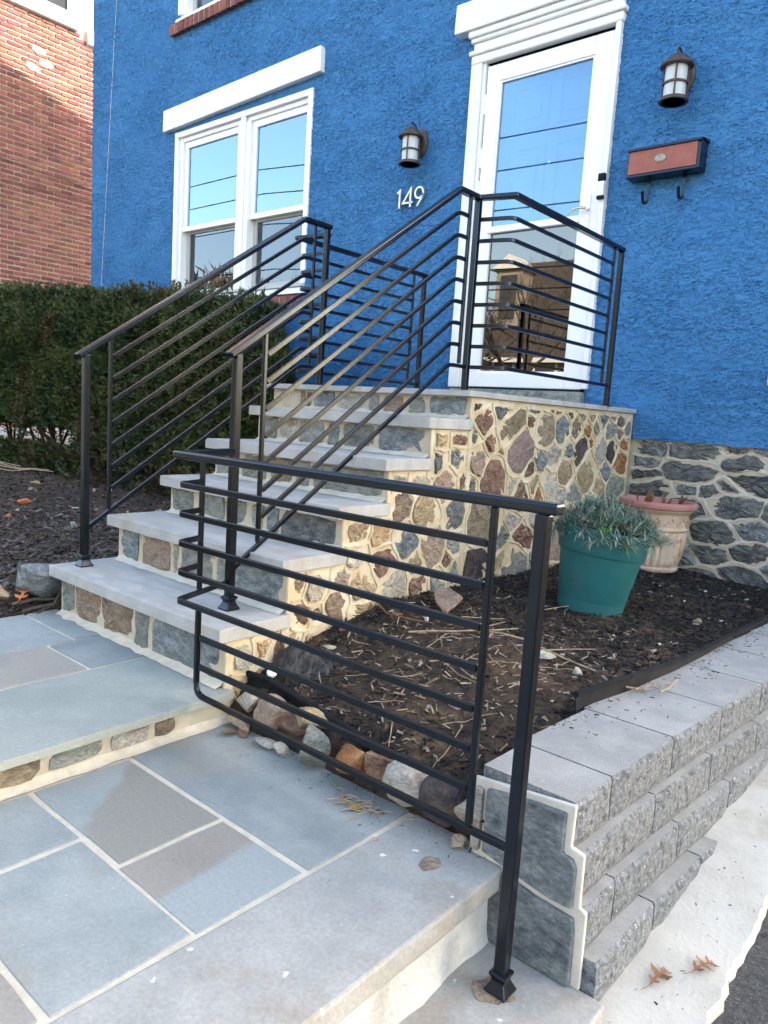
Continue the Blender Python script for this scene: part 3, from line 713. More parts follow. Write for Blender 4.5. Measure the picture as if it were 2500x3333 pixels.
# riser stones: fractions across the stair width with colour code
RIS = [[(0.01, .10, 'G'), (.125, .295, 'N'), (.31, .50, 'N'), (.515, .60, 'G'), (.625, .985, 'B')],
       [(0.01, .145, 'B'), (.175, .355, 'M'), (.385, .41, 'L'), (.435, .625, 'G'), (.65, .70, 'G'), (.72, .985, 'B')],
       [(0.01, .165, 'G'), (.20, .36, 'G'), (.385, .50, 'G'), (.53, .60, 'G'), (.62, .685, 'B'), (.71, .985, 'D')],
       [(0.01, .16, 'G'), (.19, .35, 'G'), (.37, .50, 'N'), (.52, .60, 'G'), (.62, .985, 'G')],
       [(0.01, .13, 'G'), (.15, .255, 'L'), (.275, .43, 'G'), (.455, .52, 'B'), (.55, .725, 'G'), (.75, .985, 'B')],
       [(0.005, .04, 'N'), (.055, .085, 'R'), (.10, .24, 'B'), (.27, .44, 'L'), (.46, .52, 'G'), (.545, .655, 'M'), (.70, .78, 'G'), (.80, .99, 'B')]]
for i in range(6):
    z0 = (ZU if i == 0 else ZT[i - 1]) + 0.010
    z1 = (ZT[i] - TH if i < 5 else ZL - 0.024) - 0.005
    a0, a1 = XL + 0.04, XW
    rfn = lambda a, z, o, i=i: (a, RY[i] - o, z)
    for f0, f1, c in RIS[i]:
        x0, x1 = a0 + (a1 - a0) * f0 - 0.003, a0 + (a1 - a0) * f1 + 0.003
        pts = [(x0 + random.uniform(0, .01), z0 + random.uniform(0, .006)), (x1 - random.uniform(0, .012), z0 + random.uniform(0, .006)), (x1, z1), (x0, z1 - random.uniform(0, .006))]
        child('riser_stone', stone_mb(pts, rfn, 0.006, n=20, square=0.10, rough=0.007), 'stone_' + c, steps)
    # smeared mortar fillet at the foot of the riser
    m = MB(); vs_ = []
    for k in range(60):
        x = a0 + (a1 - a0) * k / 59
        for j, (dy, dz) in enumerate(((0.004, 0.022), (-0.010, 0.008), (-0.028, 0.0006))):
            vs_.append((x, RY[i] + dy * (1 + 0.5 * noise.noise(Vector((x * 18, i, j)))), (ZU if i == 0 else ZT[i - 1]) + dz * (1 + 0.45 * noise.noise(Vector((x * 25, i, j + 3)))) + 0.0008))
    m.add(vs_, [(3 * k + j, 3 * k + j + 1, 3 * k + 4 + j, 3 * k + 3 + j) for k in range(59) for j in range(2)])
    child('mortar', m, 'white_mortar' if i else 'joint_mortar', steps, smooth=True)

# ================================================================== RETAINING WALL OF SPLIT-FACE BLOCKS
rw = thing('retaining_wall', 'low grey split faced concrete block wall with capped top beside the concrete strip', 'wall', (-0.6, 1.32, -1.1))
def wallx(y, c):        # outer face of course c (0 = cap) along the wall
    return lerp(y, [(1.2, -0.566), (1.5, -0.558), (1.8, -0.538), (2.1, -0.515), (2.42, -0.487), (3.2, -0.42), (4.2, -0.33)]) + (0, 0.019, 0.040, 0.076, 0.08)[c]
ZC = [-0.743, -0.846, -0.949, -1.052, -1.155]
def block(y0, y1, c, depth, first=False):
    """one block: rough split front, chamfered top front edge, smooth top"""
    z1 = ZC[c] - 0.001; z0 = ZC[c] - 0.102
    m = MB(); ny = 7; nz_ = 4
    y0 += 0.0025; y1 -= 0.0025
    vs_ = []; rows = []
    for k in range(nz_ + 1):
        for i in range(ny + 1):
            y = y0 + (y1 - y0) * i / ny; z = z0 + (z1 - 0.009 - z0) * k / nz_
            edge = (i in (0, ny)) or k == 0
            d = -0.006 if edge else 0.0
            vs_.append((wallx(y, c) + d + 0.0028 * noise.noise(Vector((y * 22, z * 22, c * 7.0))) + (0 if edge else 0.002 * noise.noise(Vector((y * 60, z * 60, c)))), y, z))
    fs = [(k * (ny + 1) + i, k * (ny + 1) + i + 1, (k + 1) * (ny + 1) + i + 1, (k + 1) * (ny + 1) + i) for k in range(nz_) for i in range(ny)]
    base = len(vs_)
    for i in range(ny + 1):
        y = y0 + (y1 - y0) * i / ny; vs_.append((wallx(y, c) - 0.008 - (0.003 if i in (0, ny) else 0), y, z1))
    fs += [(nz_ * (ny + 1) + i, nz_ * (ny + 1) + i + 1, base + i + 1, base + i) for i in range(ny)]
    b2 = len(vs_)
    for i in range(ny + 1):
        y = y0 + (y1 - y0) * i / ny; vs_.append((wallx(y, c) - depth, y, z1))
    nf = len(fs); fs += [(base + i, base + i + 1, b2 + i + 1, b2 + i) for i in range(ny)]
    b3 = len(vs_)
    for i in range(ny + 1):
        y = y0 + (y1 - y0) * i / ny; vs_.append((wallx(y, c) - depth, y, z0))
    fs += [(b2 + i, b2 + i + 1, b3 + i + 1, b3 + i) for i in range(ny)]
    fs += [(b3 + i, b3 + i + 1, i + 1, i) for i in range(ny)]
    for i in (0, ny):
        fs.append(tuple(k * (ny + 1) + i for k in range(nz_ + 1)) + (base + i, b2 + i, b3 + i))
    m.add(vs_, fs)
    m.mi = [1 if nf <= i < nf + ny else 0 for i in range(len(fs))]
    me = m.mesh('block'); me.materials.append(MATS['split_block']); me.materials.append(MATS['block_top'])
    fix_normals(me)
    o = link('block', me, None, rw)
    me.transform(Matrix.Translation(-rw.location))
    return o
JO = [[1.322, 1.487, 1.802, 2.112, 2.42, 2.73, 3.04, 3.35, 3.66, 4.0, 4.3], [1.322, 1.685, 2.02, 2.365, 2.67, 2.98, 3.29, 3.6, 3.95, 4.3],
      [1.322, 1.462, 1.795, 2.125, 2.445, 2.76, 3.08, 3.4, 3.72, 4.05, 4.3], [1.322, 1.60, 1.87, 2.20, 2.52, 2.84, 3.16, 3.5, 3.85, 4.3], [1.25, 1.45, 1.78, 2.1, 2.42, 2.74, 3.06, 3.4]]
for c in range(4):
    for y0, y1 in zip(JO[c], JO[c][1:]):
        if ZC[c] < drive_z(y0) + 0.004: continue
        block(y0, y1, c, (wallx((y0 + y1) / 2, 0) - capx((y0 + y1) / 2)) if c == 0 else 0.20)
# end face: two blue stones in pale mortar
YE = 1.311
child('mortar', MB().prism([(-0.80, -1.12), (-0.520, -1.12), (-0.521, -0.955), (-0.536, -0.948), (-0.537, -0.838), (-0.566, -0.832), (-0.564, -0.744), (-0.80, -0.770)], 'y', YE, 1.322), 'white_mortar', rw, bevel=0.003)
efn = lambda a, z, o: (a, YE - o, z)
def endstone(pts, m):
    o = child('facing_stone', MB().prism(pts, 'y', YE - 0.012, YE + 0.004), m, rw, bevel=0.004)
endstone([(-0.762, -0.925), (-0.70, -0.937), (-0.60, -0.953), (-0.549, -0.953), (-0.549, -0.870), (-0.556, -0.852), (-0.580, -0.848), (-0.580, -0.763), (-0.66, -0.768), (-0.762, -0.782)], 'stone_B')
endstone([(-0.745, -1.119), (-0.538, -1.119), (-0.540, -1.00), (-0.545, -0.972), (-0.63, -0.966), (-0.70, -0.953), (-0.745, -0.945)], 'stone_B')
mm = MB(); mm.cur = 0
child('facing_stone', MB().prism([(-0.792, -0.93), (-0.772, -0.93), (-0.772, -0.79), (-0.790, -0.785)], 'y', YE - 0.012, YE + 0.004), 'stone_L', rw, bevel=0.004)

# ================================================================== BLUE HOUSE
house = thing('blue_house', 'blue stucco house with white framed windows and door above a stone foundation', 'house', (-4, 4.2, -0.8))
YH = 4.2
def holed_wall(xs, zs, holes, y, thick=0.1):
    """front sheet with openings and reveals"""
    m = MB()
    X = sorted(set(xs + [h[0] for h in holes] + [h[1] for h in holes])); Z = sorted(set(zs + [h[2] for h in holes] + [h[3] for h in holes]))
    def inh(a, b): return any(h[0] < a < h[1] and h[2] < b < h[3] for h in holes)
    for x0, x1 in zip(X, X[1:]):
        for z0, z1 in zip(Z, Z[1:]):
            if not inh((x0 + x1) / 2, (z0 + z1) / 2) and not ((x0 + x1) / 2 < FX1 and (z0 + z1) / 2 < FZ1): m.add([(x0, y, z0), (x1, y, z0), (x1, y, z1), (x0, y, z1)], [(0, 1, 2, 3)])
    for a, b, c, d in holes:
        t = y + thick
        m.add([(a, y, c), (a, t, c), (a, t, d), (a, y, d)], [(0, 1, 2, 3)]); m.add([(b, y, c), (b, t, c), (b, t, d), (b, y, d)], [(3, 2, 1, 0)])
        m.add([(a, y, d), (b, y, d), (b, t, d), (a, t, d)], [(3, 2, 1, 0)]); m.add([(a, y, c), (b, y, c), (b, t, c), (a, t, c)], [(0, 1, 2, 3)])
    return m
HX0, HX1 = -7.972, 0.35
ZF = -0.052
top0 = 10.6
FX1, FZ1 = -0.82, 4.02
m = holed_wall([HX0, FX1, HX1], [ZF, FZ1, top0], [(-6.40, -4.54, 0.93, 2.46), (-6.40, -4.54, 3.44, 4.9), (-3.0, -2.03, 0.115, 2.43)], YH)
# stucco lip at the bottom, side and rear walls, sloped top
m.add([(HX0, YH, ZF), (HX1, YH, ZF), (HX1, YH + 0.03, ZF), (HX0, YH + 0.03, ZF)], [(0, 1, 2, 3)])
tz = lambda y: 8.55 - 0.34 * (y - 10.3)
for x in (HX0, HX1):
    m.add([(x, YH, ZF), (x, 14, ZF), (x, 14, tz(14)), (x, YH, top0)], [(0, 1, 2, 3)])
m.add([(HX0, 14, -1), (HX1, 14, -1), (HX1, 14, tz(14)), (HX0, 14, tz(14))], [(0, 1, 2, 3)])
me_wall = child('wall', m, 'blue_stucco', house)
# the front, finely divided so that the render displaces it into real knockdown relief
HOLES = [(-6.40, -4.54, 0.93, 2.46), (-6.40, -4.54, 3.44, 4.9), (-3.0, -2.03, 0.115, 2.43)]
def fine_axis(a, b, st, ex):
    v = sorted(set([a, b] + [e for e in ex if a < e < b])); out = []
    for p, q in zip(v, v[1:]):
        n_ = max(1, int(round((q - p) / st))); out += [p + (q - p) * i / n_ for i in range(n_)]
    return np.array(out + [b])
AX = fine_axis(HX0, FX1, 0.009, [h[i] for h in HOLES for i in (0, 1)]); AZ = fine_axis(ZF, FZ1, 0.0085, [h[i] for h in HOLES for i in (2, 3)])
nx_, nz2 = len(AX), len(AZ)
GX, GZ = np.meshgrid(AX, AZ)
co = np.stack([GX.ravel(), np.full(GX.size, YH), GZ.ravel()], 1).astype(np.float32) - np.array(house.location, dtype=np.float32)
I, J_ = np.meshgrid(np.arange(nx_ - 1), np.arange(nz2 - 1))
cxs = (AX[:-1] + AX[1:]) / 2; czs = (AZ[:-1] + AZ[1:]) / 2
CX, CZ = np.meshgrid(cxs, czs); keep_ = np.ones(CX.shape, bool)
for a, b_, c_, d_ in HOLES: keep_ &= ~((CX > a) & (CX < b_) & (CZ > c_) & (CZ < d_))
base_ = (J_ * nx_ + I)[keep_]
quads = np.stack([base_, base_ + 1, base_ + nx_ + 1, base_ + nx_], 1).astype(np.int32)
fm_ = bpy.data.meshes.new('stucco')
fm_.vertices.add(len(co)); fm_.vertices.foreach_set('co', co.ravel())
fm_.loops.add(quads.size); fm_.loops.foreach_set('vertex_index', quads.ravel())
fm_.polygons.add(len(quads)); fm_.polygons.foreach_set('loop_start', np.arange(0, quads.size, 4, dtype=np.int32)); fm_.polygons.foreach_set('loop_total', np.full(len(quads), 4, dtype=np.int32))
fm_.update(calc_edges=True)
link('stucco', fm_, 'blue_stucco', me_wall, smooth=True)
child('roof', MB().add([(HX0, YH, top0), (HX1, YH, top0), (HX1, 14, tz(14)), (HX0, 14, tz(14)), (HX0, YH, top0 + .06), (HX1, YH, top0 + .06), (HX1, 14, tz(14) + .06), (HX0, 14, tz(14) + .06)],
      [(0, 1, 2, 3), (4, 5, 6, 7), (0, 1, 5, 4), (1, 2, 6, 5), (2, 3, 7, 6), (3, 0, 4, 7)]) or None, 'roof_dark', house) if False else None
rm = MB(); rm.add([(HX0, YH, top0), (HX1, YH, top0), (HX1, 14, tz(14)), (HX0, 14, tz(14)), (HX0, YH, top0 + .06), (HX1, YH, top0 + .06), (HX1, 14, tz(14) + .06), (HX0, 14, tz(14) + .06)],
      [(0, 1, 2, 3), (4, 5, 6, 7), (0, 1, 5, 4), (1, 2, 6, 5), (2, 3, 7, 6), (3, 0, 4, 7)]); child('roof', rm, 'roof_dark', house)
# foundation wall: pale pointing with big dark schist
fm = MB(); fm.box(HX0 + 0.01, HX1 - 0.01, YH + 0.022, YH + 0.4, -1.3, ZF + 0.001); found = child('foundation', fm, 'pale_mortar', house)
FOUND = [(-1.614, -0.101, 0.061), (-1.339, -0.109, 0.128), (-1.369, -0.215, 0.161), (-1.07, -0.143, 0.088), (-1.129, -0.075, 0.05), (-1.64, -0.192, 0.036), (-1.624, -0.253, 0.04), (-1.552, -0.334, 0.086), (-1.047, -0.251, 0.081), (-1.127, -0.284, 0.027), (-1.373, -0.313, 0.029), (-1.249, -0.315, 0.028), (-1.123, -0.383, 0.12), (-1.35, -0.42, 0.10), (-1.207, -0.538, 0.116), (-1.019, -0.496, 0.081), (-1.209, -0.659, 0.078), (-0.993, -0.629, 0.095), (-1.033, -0.745, 0.096), (-1.45, -0.56, 0.11), (-1.40, -0.70, 0.10), (-1.58, -0.46, 0.08), (-1.6, -0.62, 0.08), (-1.58, -0.75, 0.07), (-1.25, -0.80, 0.1), (-0.99, -0.07, 0.06)]
FOUND += [(-0.85 + 0.2 * (i % 6) + 0.07 * (i // 6 % 2), -0.12 - 0.14 * (i // 6), 0.09) for i in range(30)]
def fex(s): return [((0, 1), ZF - 0.004), ((-1, 0), 1.70), ((1, 0), HX1 - 0.03), ((0, -1), 0.95)]
fcells = power_cells(FOUND, (-1.72, HX1, -1.0, ZF), fex, 2.0)
ffn = lambda a, z, o: (a, YH + 0.022 - o, z)
for i, c in enumerate(fcells):
    if not c: continue
    pts = inset_poly([p for p, t in c], 0.0105)
    if pts: child('stone', stone_mb(pts, ffn, 0.010, rough=0.016, n=24, square=random.uniform(0.03, 0.18)), 'stone_D' if i % 5 else 'stone_B', found)
child('pointing', bead_mb(fcells, ffn, 0.0095, 0.0035, wob=0.012), 'white_mortar', found, smooth=True)
# drip line where the stucco meets the stones
child('stucco_lip', MB().bar([(-1.69 + 0.08 * i, YH - 0.001, ZF + 0.004 * noise.noise(Vector((i * .7, 0, 0)))) for i in range(26)], 0.008, 0.014), 'blue_stucco', house)
# vertical hairline crack patched in grey near the left corner
child('caulk_line', MB().tube([(-7.751 + (z - 1.196) * 0.0845 + 0.008 * noise.noise(Vector((z * 3, 0, 0))), YH - 0.0005, z) for z in [0.9 + 0.1 * i for i in range(34)]], 0.004, 5), 'parged_face', house)

def window(zs, x0=-6.405, x1=-4.537, label=None):
    """double unit of two double-hung sashes; zs = bottom and top of the outer frame"""
    z0, z1 = zs
    H = z1 - z0
    f = MB()
    for a, b in ((x0, x0 + 0.05), (x1 - 0.05, x1)): f.box(a, b, YH - 0.014, YH + 0.09, z0 + 0.06, z1)
    for a, b in ((x0 + 0.052, x0 + 0.10), (x1 - 0.075, x1 - 0.052)): f.box(a, b, YH + 0.012, YH + 0.10, z0 + 0.06, z1 - 0.05)
    f.box(x0 + 0.052, x1 - 0.052, YH - 0.012, YH + 0.09, z1 - 0.048, z1 - 0.001)
    f.box(x0 + 0.101, x1 - 0.076, YH + 0.018, YH + 0.10, z1 - 0.088, z1 - 0.050)
    win = child('window', f, 'white_vinyl', house, label=label, bevel=0.004)
    mu = MB(); mu.box(-5.475, -5.312, YH + 0.004, YH + 0.10, z0 + 0.06, z1 - 0.0885); mu.box(-5.425, -5.362, YH - 0.010, YH + 0.003, z0 + 0.06, z1 - 0.0495)
    child('mullion', mu, 'white_vinyl', win, bevel=0.004)
    child('sill', MB().prism([(YH - 0.035, z0 - 0.02), (YH + 0.1, z0), (YH + 0.1, z0 + 0.059), (YH - 0.03, z0 + 0.018)], 'x', x0 - 0.01, x1 + 0.01), 'white_vinyl', win, bevel=0.004)
    zm = z0 + 0.435 * H
    for a, b in ((x0 + 0.101, -5.4755), (-5.3115, x1 - 0.0765)):
        # upper sash stands forward of the lower one
        s = MB(); zt = z1 - 0.089
        s.box(a, a + 0.052, YH + 0.035, YH + 0.07, zm - 0.005, zt); s.box(b - 0.032, b, YH + 0.035, YH + 0.07, zm - 0.005, zt)
        s.box(a + 0.0525, b - 0.0325, YH + 0.035, YH + 0.07, zt - 0.055, zt); s.box(a - 0.01, b + 0.01, YH + 0.030, YH + 0.0345, zm - 0.022, zm + 0.022); s.box(a + 0.0525, b - 0.0325, YH + 0.035, YH + 0.07, zm - 0.022, zm + 0.022)
        child('sash', s, 'white_vinyl', win, bevel=0.003)
        child('pane', MB().box(a + 0.05, b - 0.03, YH + 0.052, YH + 0.056, zm + 0.02, zt - 0.05), 'glass_upper', win)
        s = MB(); s.box(a, a + 0.045, YH + 0.078, YH + 0.112, z0 + 0.062, zm); s.box(b - 0.045, b, YH + 0.078, YH + 0.112, z0 + 0.062, zm); s.box(a + 0.0455, b - 0.0455, YH + 0.078, YH + 0.112, z0 + 0.062, z0 + 0.11)
        s.box(a + 0.0455, b - 0.0455, YH + 0.078, YH + 0.112, zm - 0.04, zm)
        child('sash', s, 'grey_vinyl', win, bevel=0.003)
        child('pane', MB().box(a + 0.044, b - 0.044, YH + 0.094, YH + 0.097, z0 + 0.105, zm - 0.035), 'glass_screen', win)
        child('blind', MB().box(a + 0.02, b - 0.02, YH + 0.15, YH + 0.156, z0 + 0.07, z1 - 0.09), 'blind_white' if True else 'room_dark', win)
    return win
W1 = window((0.93, 2.472), label='white double window with insect screens on its lower sashes')
W2 = window((3.44, 4.90), label='upper white double window cut by the top of the picture')
child('lintel', MB().prism([(-6.565, 2.500), (-4.432, 2.555), (-4.438, 2.742), (-6.560, 2.690)], 'y', YH - 0.045, YH + 0.02), 'white_paint', W1, bevel=0.006)
def brick_sill(w, z, x0, x1, y0=YH - 0.05):
    n = int((x1 - x0) / 0.0735)
    for i in range(n):
        x = x0 + (x1 - x0) * i / n; d = random.uniform(-.003, .003)
        mb = MB().prism([(y0 + d, z - 0.105), (YH + 0.03, z - 0.09), (YH + 0.03, z), (y0 + 0.004 + d, z - 0.008)], 'x', x + 0.005, x + (x1 - x0) / n - 0.005)
        child('brick', mb, 'sill_brick', w, bevel=0.004)
    child('mortar', MB().prism([(y0 + 0.008, z - 0.10), (YH + 0.02, z - 0.088), (YH + 0.02, z - 0.004), (y0 + 0.010, z - 0.014)], 'x', x0 + 0.004, x1 - 0.004), 'brick_mortar', w)
brick_sill(W2, 3.432, -6.49, -4.45)
brick_sill(W1, 0.905, -6.49, -4.50)

# ---- front door: casing with stepped head, storm door, entry door behind
cas = MB()
cas.box(-3.022, -2.94, YH - 0.035, YH + 0.06, 0.205, 2.262); cas.box(-2.04, -2.008, YH - 0.035, YH + 0.06, 0.215, 2.262)
cas.box(-2.939, -2.918, YH - 0.018, YH + 0.06, 0.205, 2.262); cas.box(-2.052, -2.041, YH - 0.015, YH + 0.06, 0.215, 2.262)
casing = child('door_casing', cas, 'white_paint', house, bevel=0.004)
hd = MB()
for z0, z1, d in ((2.263, 2.315, 0.036), (2.316, 2.345, 0.050), (2.346, 2.392, 0.028), (2.393, 2.420, 0.044), (2.421, 2.462, 0.058)):
    hd.box(-3.02 - (d - 0.03), -2.008 + (d - 0.03), YH - d, YH + 0.02, z0, z1)
child('moulding', hd, 'white_paint', casing, bevel=0.009)
child('lintel', MB().prism([(-3.150, 2.463), (-1.90, 2.463), (-1.90, 2.640), (-3.144, 2.640)], 'y', YH - 0.075, YH + 0.02), 'white_paint', casing, bevel=0.006)
st = MB()
st.box(-2.910, -2.812, YH - 0.004, YH + 0.035, 0.212, 2.240); st.box(-2.168, -2.055, YH - 0.004, YH + 0.035, 0.212, 2.240)
st.box(-2.8115, -2.1685, YH - 0.004, YH + 0.035, 2.135, 2.240); st.box(-2.8115, -2.1685, YH - 0.004, YH + 0.035, 0.212, 0.306)
storm = child('storm_door', st, 'white_vinyl', house, bevel=0.005)
child('mid_rail', MB().box(-2.825, -2.165, YH - 0.008, YH + 0.03, 1.198, 1.240), 'white_vinyl', storm, bevel=0.006)
tr = MB()
for a, b, c, d in ((-2.8115, -2.80, 0.3065, 2.1345), (-2.18, -2.1685, 0.3065, 2.1345), (-2.7995, -2.1805, 2.124, 2.1345), (-2.7995, -2.1805, 0.3065, 0.317)): tr.box(a, b, YH + 0.004, YH + 0.03, c, d)
child('glazing_bead', tr, 'white_vinyl', storm)
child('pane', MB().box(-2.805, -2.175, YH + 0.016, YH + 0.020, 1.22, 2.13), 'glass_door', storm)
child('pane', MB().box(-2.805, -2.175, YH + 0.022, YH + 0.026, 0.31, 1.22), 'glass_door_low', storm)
for z in (1.42, 1.62, 1.95, 0.5): child('hinge', MB().box(-2.918, -2.908, YH - 0.010, YH + 0.002, z, z + 0.12), 'white_vinyl', storm)
child('latch_plate', MB().prism([(-2.129, 1.16), (-2.103, 1.16), (-2.103, 1.345), (-2.108, 1.352), (-2.124, 1.352), (-2.129, 1.345)], 'y', YH - 0.012, YH - 0.004), 'white_vinyl', storm, bevel=0.002)
child('handle', MB().tube([(-2.113, YH - 0.012, 1.262), (-2.113, YH - 0.045, 1.262)], 0.011, 10).tube([(-2.113, YH - 0.045, 1.262), (-2.14, YH - 0.050, 1.268), (-2.17, YH - 0.052, 1.268), (-2.20, YH - 0.052, 1.258), (-2.222, YH - 0.05, 1.240)], 0.0085, 8, 0.006), 'nickel', storm, smooth=True)
child('keyhole', MB().lathe([(0.008, 0), (0.008, 0.004), (0, 0.004)], (0, 0, 0), 12, tilt=Matrix.Rotation(R(90), 3, 'X')) and MB().box(-2.121, -2.111, YH - 0.015, YH - 0.011, 1.195, 1.205), 'nickel', storm)
# entry door with six raised panels
ed = MB(); yD = YH + 0.13
ed.box(-2.90, -2.06, yD, yD + 0.045, 0.20, 2.25)
entry = child('entry_door', ed, 'entry_door_paint', house)
for x0, x1 in ((-2.79, -2.51), (-2.45, -2.17)):
    for z0, z1 in ((1.85, 2.12), (1.12, 1.75), (0.40, 0.98)):
        p = MB(); p.box(x0, x1, yD - 0.004, yD + 0.001, z0, z1)
        fr = MB()
        for a, b, c, d in ((x0, x0 + 0.025, z0, z1), (x1 - 0.025, x1, z0, z1), (x0 + 0.026, x1 - 0.026, z0, z0 + 0.025), (x0 + 0.026, x1 - 0.026, z1 - 0.025, z1)): fr.box(a, b, yD - 0.014, yD - 0.0045, c, d)
        fr.box(x0 + 0.06, x1 - 0.06, yD - 0.012, yD - 0.0045, z0 + 0.06, z1 - 0.06)
        child('panel', fr, 'entry_door_paint', entry, bevel=0.004)
child('peephole', MB().box(-2.487, -2.473, yD - 0.006, yD - 0.001, 1.62, 1.634), 'nickel', entry)
child('threshold', MB().box(-2.99, -2.03, YH - 0.055, YH + 0.12, ZL + 0.003, 0.196), 'stone_G', house, bevel=0.003)
child('sweep', MB().box(-2.91, -2.055, YH + 0.0, YH + 0.03, 0.198, 0.2115), 'black_plastic', house)
child('room_back', MB().box(-7.9, 0.3, YH + 0.6, YH + 0.62, -0.04, 5.2), 'room_dark', house)

# ---- lanterns
def lantern(xc, z0, label):
    t = thing('wall_lantern', label, 'lantern', (xc, YH - 0.10, z0), 'bronze wall lanterns beside the door')
    c = (xc, YH - 0.115, z0)
    b = MB(); b.lathe([(0.0, 0.238), (0.014, 0.238), (0.02, 0.232), (0.045, 0.226), (0.062, 0.208), (0.066, 0.196), (0.084, 0.188), (0.086, 0.176), (0.082, 0.172), (0.06, 0.172), (0, 0.172)], c, 28)
    child('cap', b, 'bronze_metal', t, True)
    child('globe', MB().lathe([(0.056, 0.010), (0.056, 0.172)], c, 24), 'frosted_glass', t, True)
    r = MB()
    for z_, r_ in ((0.0, 0.076), (0.085, 0.066)):
        r.lathe([(r_ - 0.016, z_), (r_, z_), (r_, z_ + 0.007), (r_ - 0.006, z_ + 0.012), (r_ - 0.006, z_ + 0.018 if z_ == 0 else z_ + 0.012), (r_ - 0.016, z_ + 0.018 if z_ == 0 else z_ + 0.012), (r_ - 0.016, z_)], c, 28)
    child('ring', r, 'bronze_metal', t, True)
    for k in range(4):
        a = R(20 + 90 * k)
        child('strut', MB().tube([(c[0] + math.cos(a) * 0.062, c[1] + math.sin(a) * 0.062, z0 + 0.01), (c[0] + math.cos(a) * 0.062, c[1] + math.sin(a) * 0.062, z0 + 0.174)], 0.005, 6), 'bronze_metal', t)
    ring = [(xc, c[1] + math.cos(2 * math.pi * k / 14) * 0.016, z0 + 0.256 + math.sin(2 * math.pi * k / 14) * 0.016) for k in range(15)]
    child('finial_ring', MB().tube(ring, 0.004, 6), 'bronze_metal', t, True)
    child('arm', MB().tube([(xc, YH - 0.02, z0 + 0.20), (xc, YH - 0.05, z0 + 0.245), (xc, YH - 0.085, z0 + 0.272), (xc, c[1], z0 + 0.274)], 0.005, 8), 'bronze_metal', t, True)
    bp = MB(); n = 28; vs_ = []
    for y_, s_ in ((YH + 0.0, 1), (YH - 0.012, 1), (YH - 0.022, 0.8), (YH - 0.026, 0.3)):
        for k in range(n): vs_.append((xc + math.cos(2 * math.pi * k / n) * 0.060 * s_, y_, z0 + 0.17 + math.sin(2 * math.pi * k / n) * 0.098 * s_))
    bp.add(vs_, [(i * n + k, i * n + (k + 1) % n, (i + 1) * n + (k + 1) % n, (i + 1) * n + k) for i in range(3) for k in range(n)] + [tuple(range(3 * n, 4 * n))])
    child('backplate', bp, 'bronze_metal', t, True)
lantern(-3.425, 1.692, 'bronze wall lantern with frosted glass between the double window and the door')
lantern(-1.632, 1.722, 'bronze wall lantern with frosted glass above the red mailbox')

# ---- house number
num = thing('house_number', 'brushed metal house number 149 on blue stucco below a lantern', 'house number', (-3.45, YH - 0.02, 1.44))
def stroke(name, pts, closed=False):
    m = MB(); m.bar([(x, YH - 0.022, z) for x, z in pts], 0.014, 0.017, up=(0, 1, 0))
    child(name, m, 'digit_metal', num, bevel=0.0012)
zn = 1.440
stroke('digit_one', [(-3.590, zn + 0.105), (-3.566, zn + 0.122), (-3.566, zn)])
stroke('digit_four', [(-3.468, zn), (-3.468, zn + 0.122), (-3.535, zn + 0.032), (-3.448, zn + 0.032)])
cxn, czn, rn = -3.392, zn + 0.088, 0.036
pts = [(cxn + rn * math.cos(R(-38 + 360 * k / 18)), czn + rn * math.sin(R(-38 + 360 * k / 18))) for k in range(19)]
stroke('digit_nine', pts); stroke('digit_nine', [(cxn + rn * math.cos(R(-12)), czn + rn * math.sin(R(-12))), (cxn + 0.024, czn - 0.035), (cxn - 0.012, zn)])

# ---- mailbox with newspaper hooks
mbx = thing('mailbox', 'black mailbox with terracotta front panel and two hooks on blue stucco', 'mailbox', (-1.69, YH - 0.05, 1.38))
x0, x1, z0, z1 = -1.860, -1.462, 1.372, 1.520; yb = YH - 0.10
b = MB(); b.box(x0, x1, yb, YH, z0, z1); child('body', b, 'black_metal', mbx, bevel=0.004)
l = MB(); l.prism([(yb - 0.016, z1 - 0.012), (yb - 0.016, z1 + 0.002), (YH, z1 + 0.022), (YH, z1 + 0.001), (yb, z1 + 0.001)], 'x', x0 - 0.006, x1 + 0.006); child('lid', l, 'black_metal', mbx, bevel=0.002)
child('front_panel', MB().box(x0 + 0.012, x1 - 0.018, yb - 0.007, yb - 0.001, z0 + 0.016, z1 - 0.012), 'terracotta_panel', mbx, bevel=0.002)
cxm, czm = -1.672, 1.452; n = 20; bm_ = MB(); vs_ = []
for y_, s_ in ((yb - 0.007, 1.0), (yb - 0.011, 0.97), (yb - 0.012, 0.5)):
    for k in range(n): vs_.append((cxm + math.cos(2 * math.pi * k / n) * 0.033 * s_, y_, czm + math.sin(2 * math.pi * k / n) * 0.021 * s_))
bm_.add(vs_, [(i * n + k, i * n + (k + 1) % n, (i + 1) * n + (k + 1) % n, (i + 1) * n + k) for i in range(2) for k in range(n)] + [tuple(range(2 * n, 3 * n))])
child('badge', bm_, 'badge_metal', mbx)
for xh in (-1.755, -1.560):
    child('hook', MB().bar([(xh, YH - 0.03, z0), (xh, YH - 0.03, 1.265)] + [(xh, YH - 0.03 - 0.03 * (1 - math.cos(R(a))), 1.265 - 0.028 * math.sin(R(a))) for a in (30, 60, 90, 120, 150)] + [(xh, YH - 0.094, 1.275), (xh, YH - 0.102, 1.292)], 0.016, 0.004, up=(0, 1, 0.01)), 'black_metal', mbx)
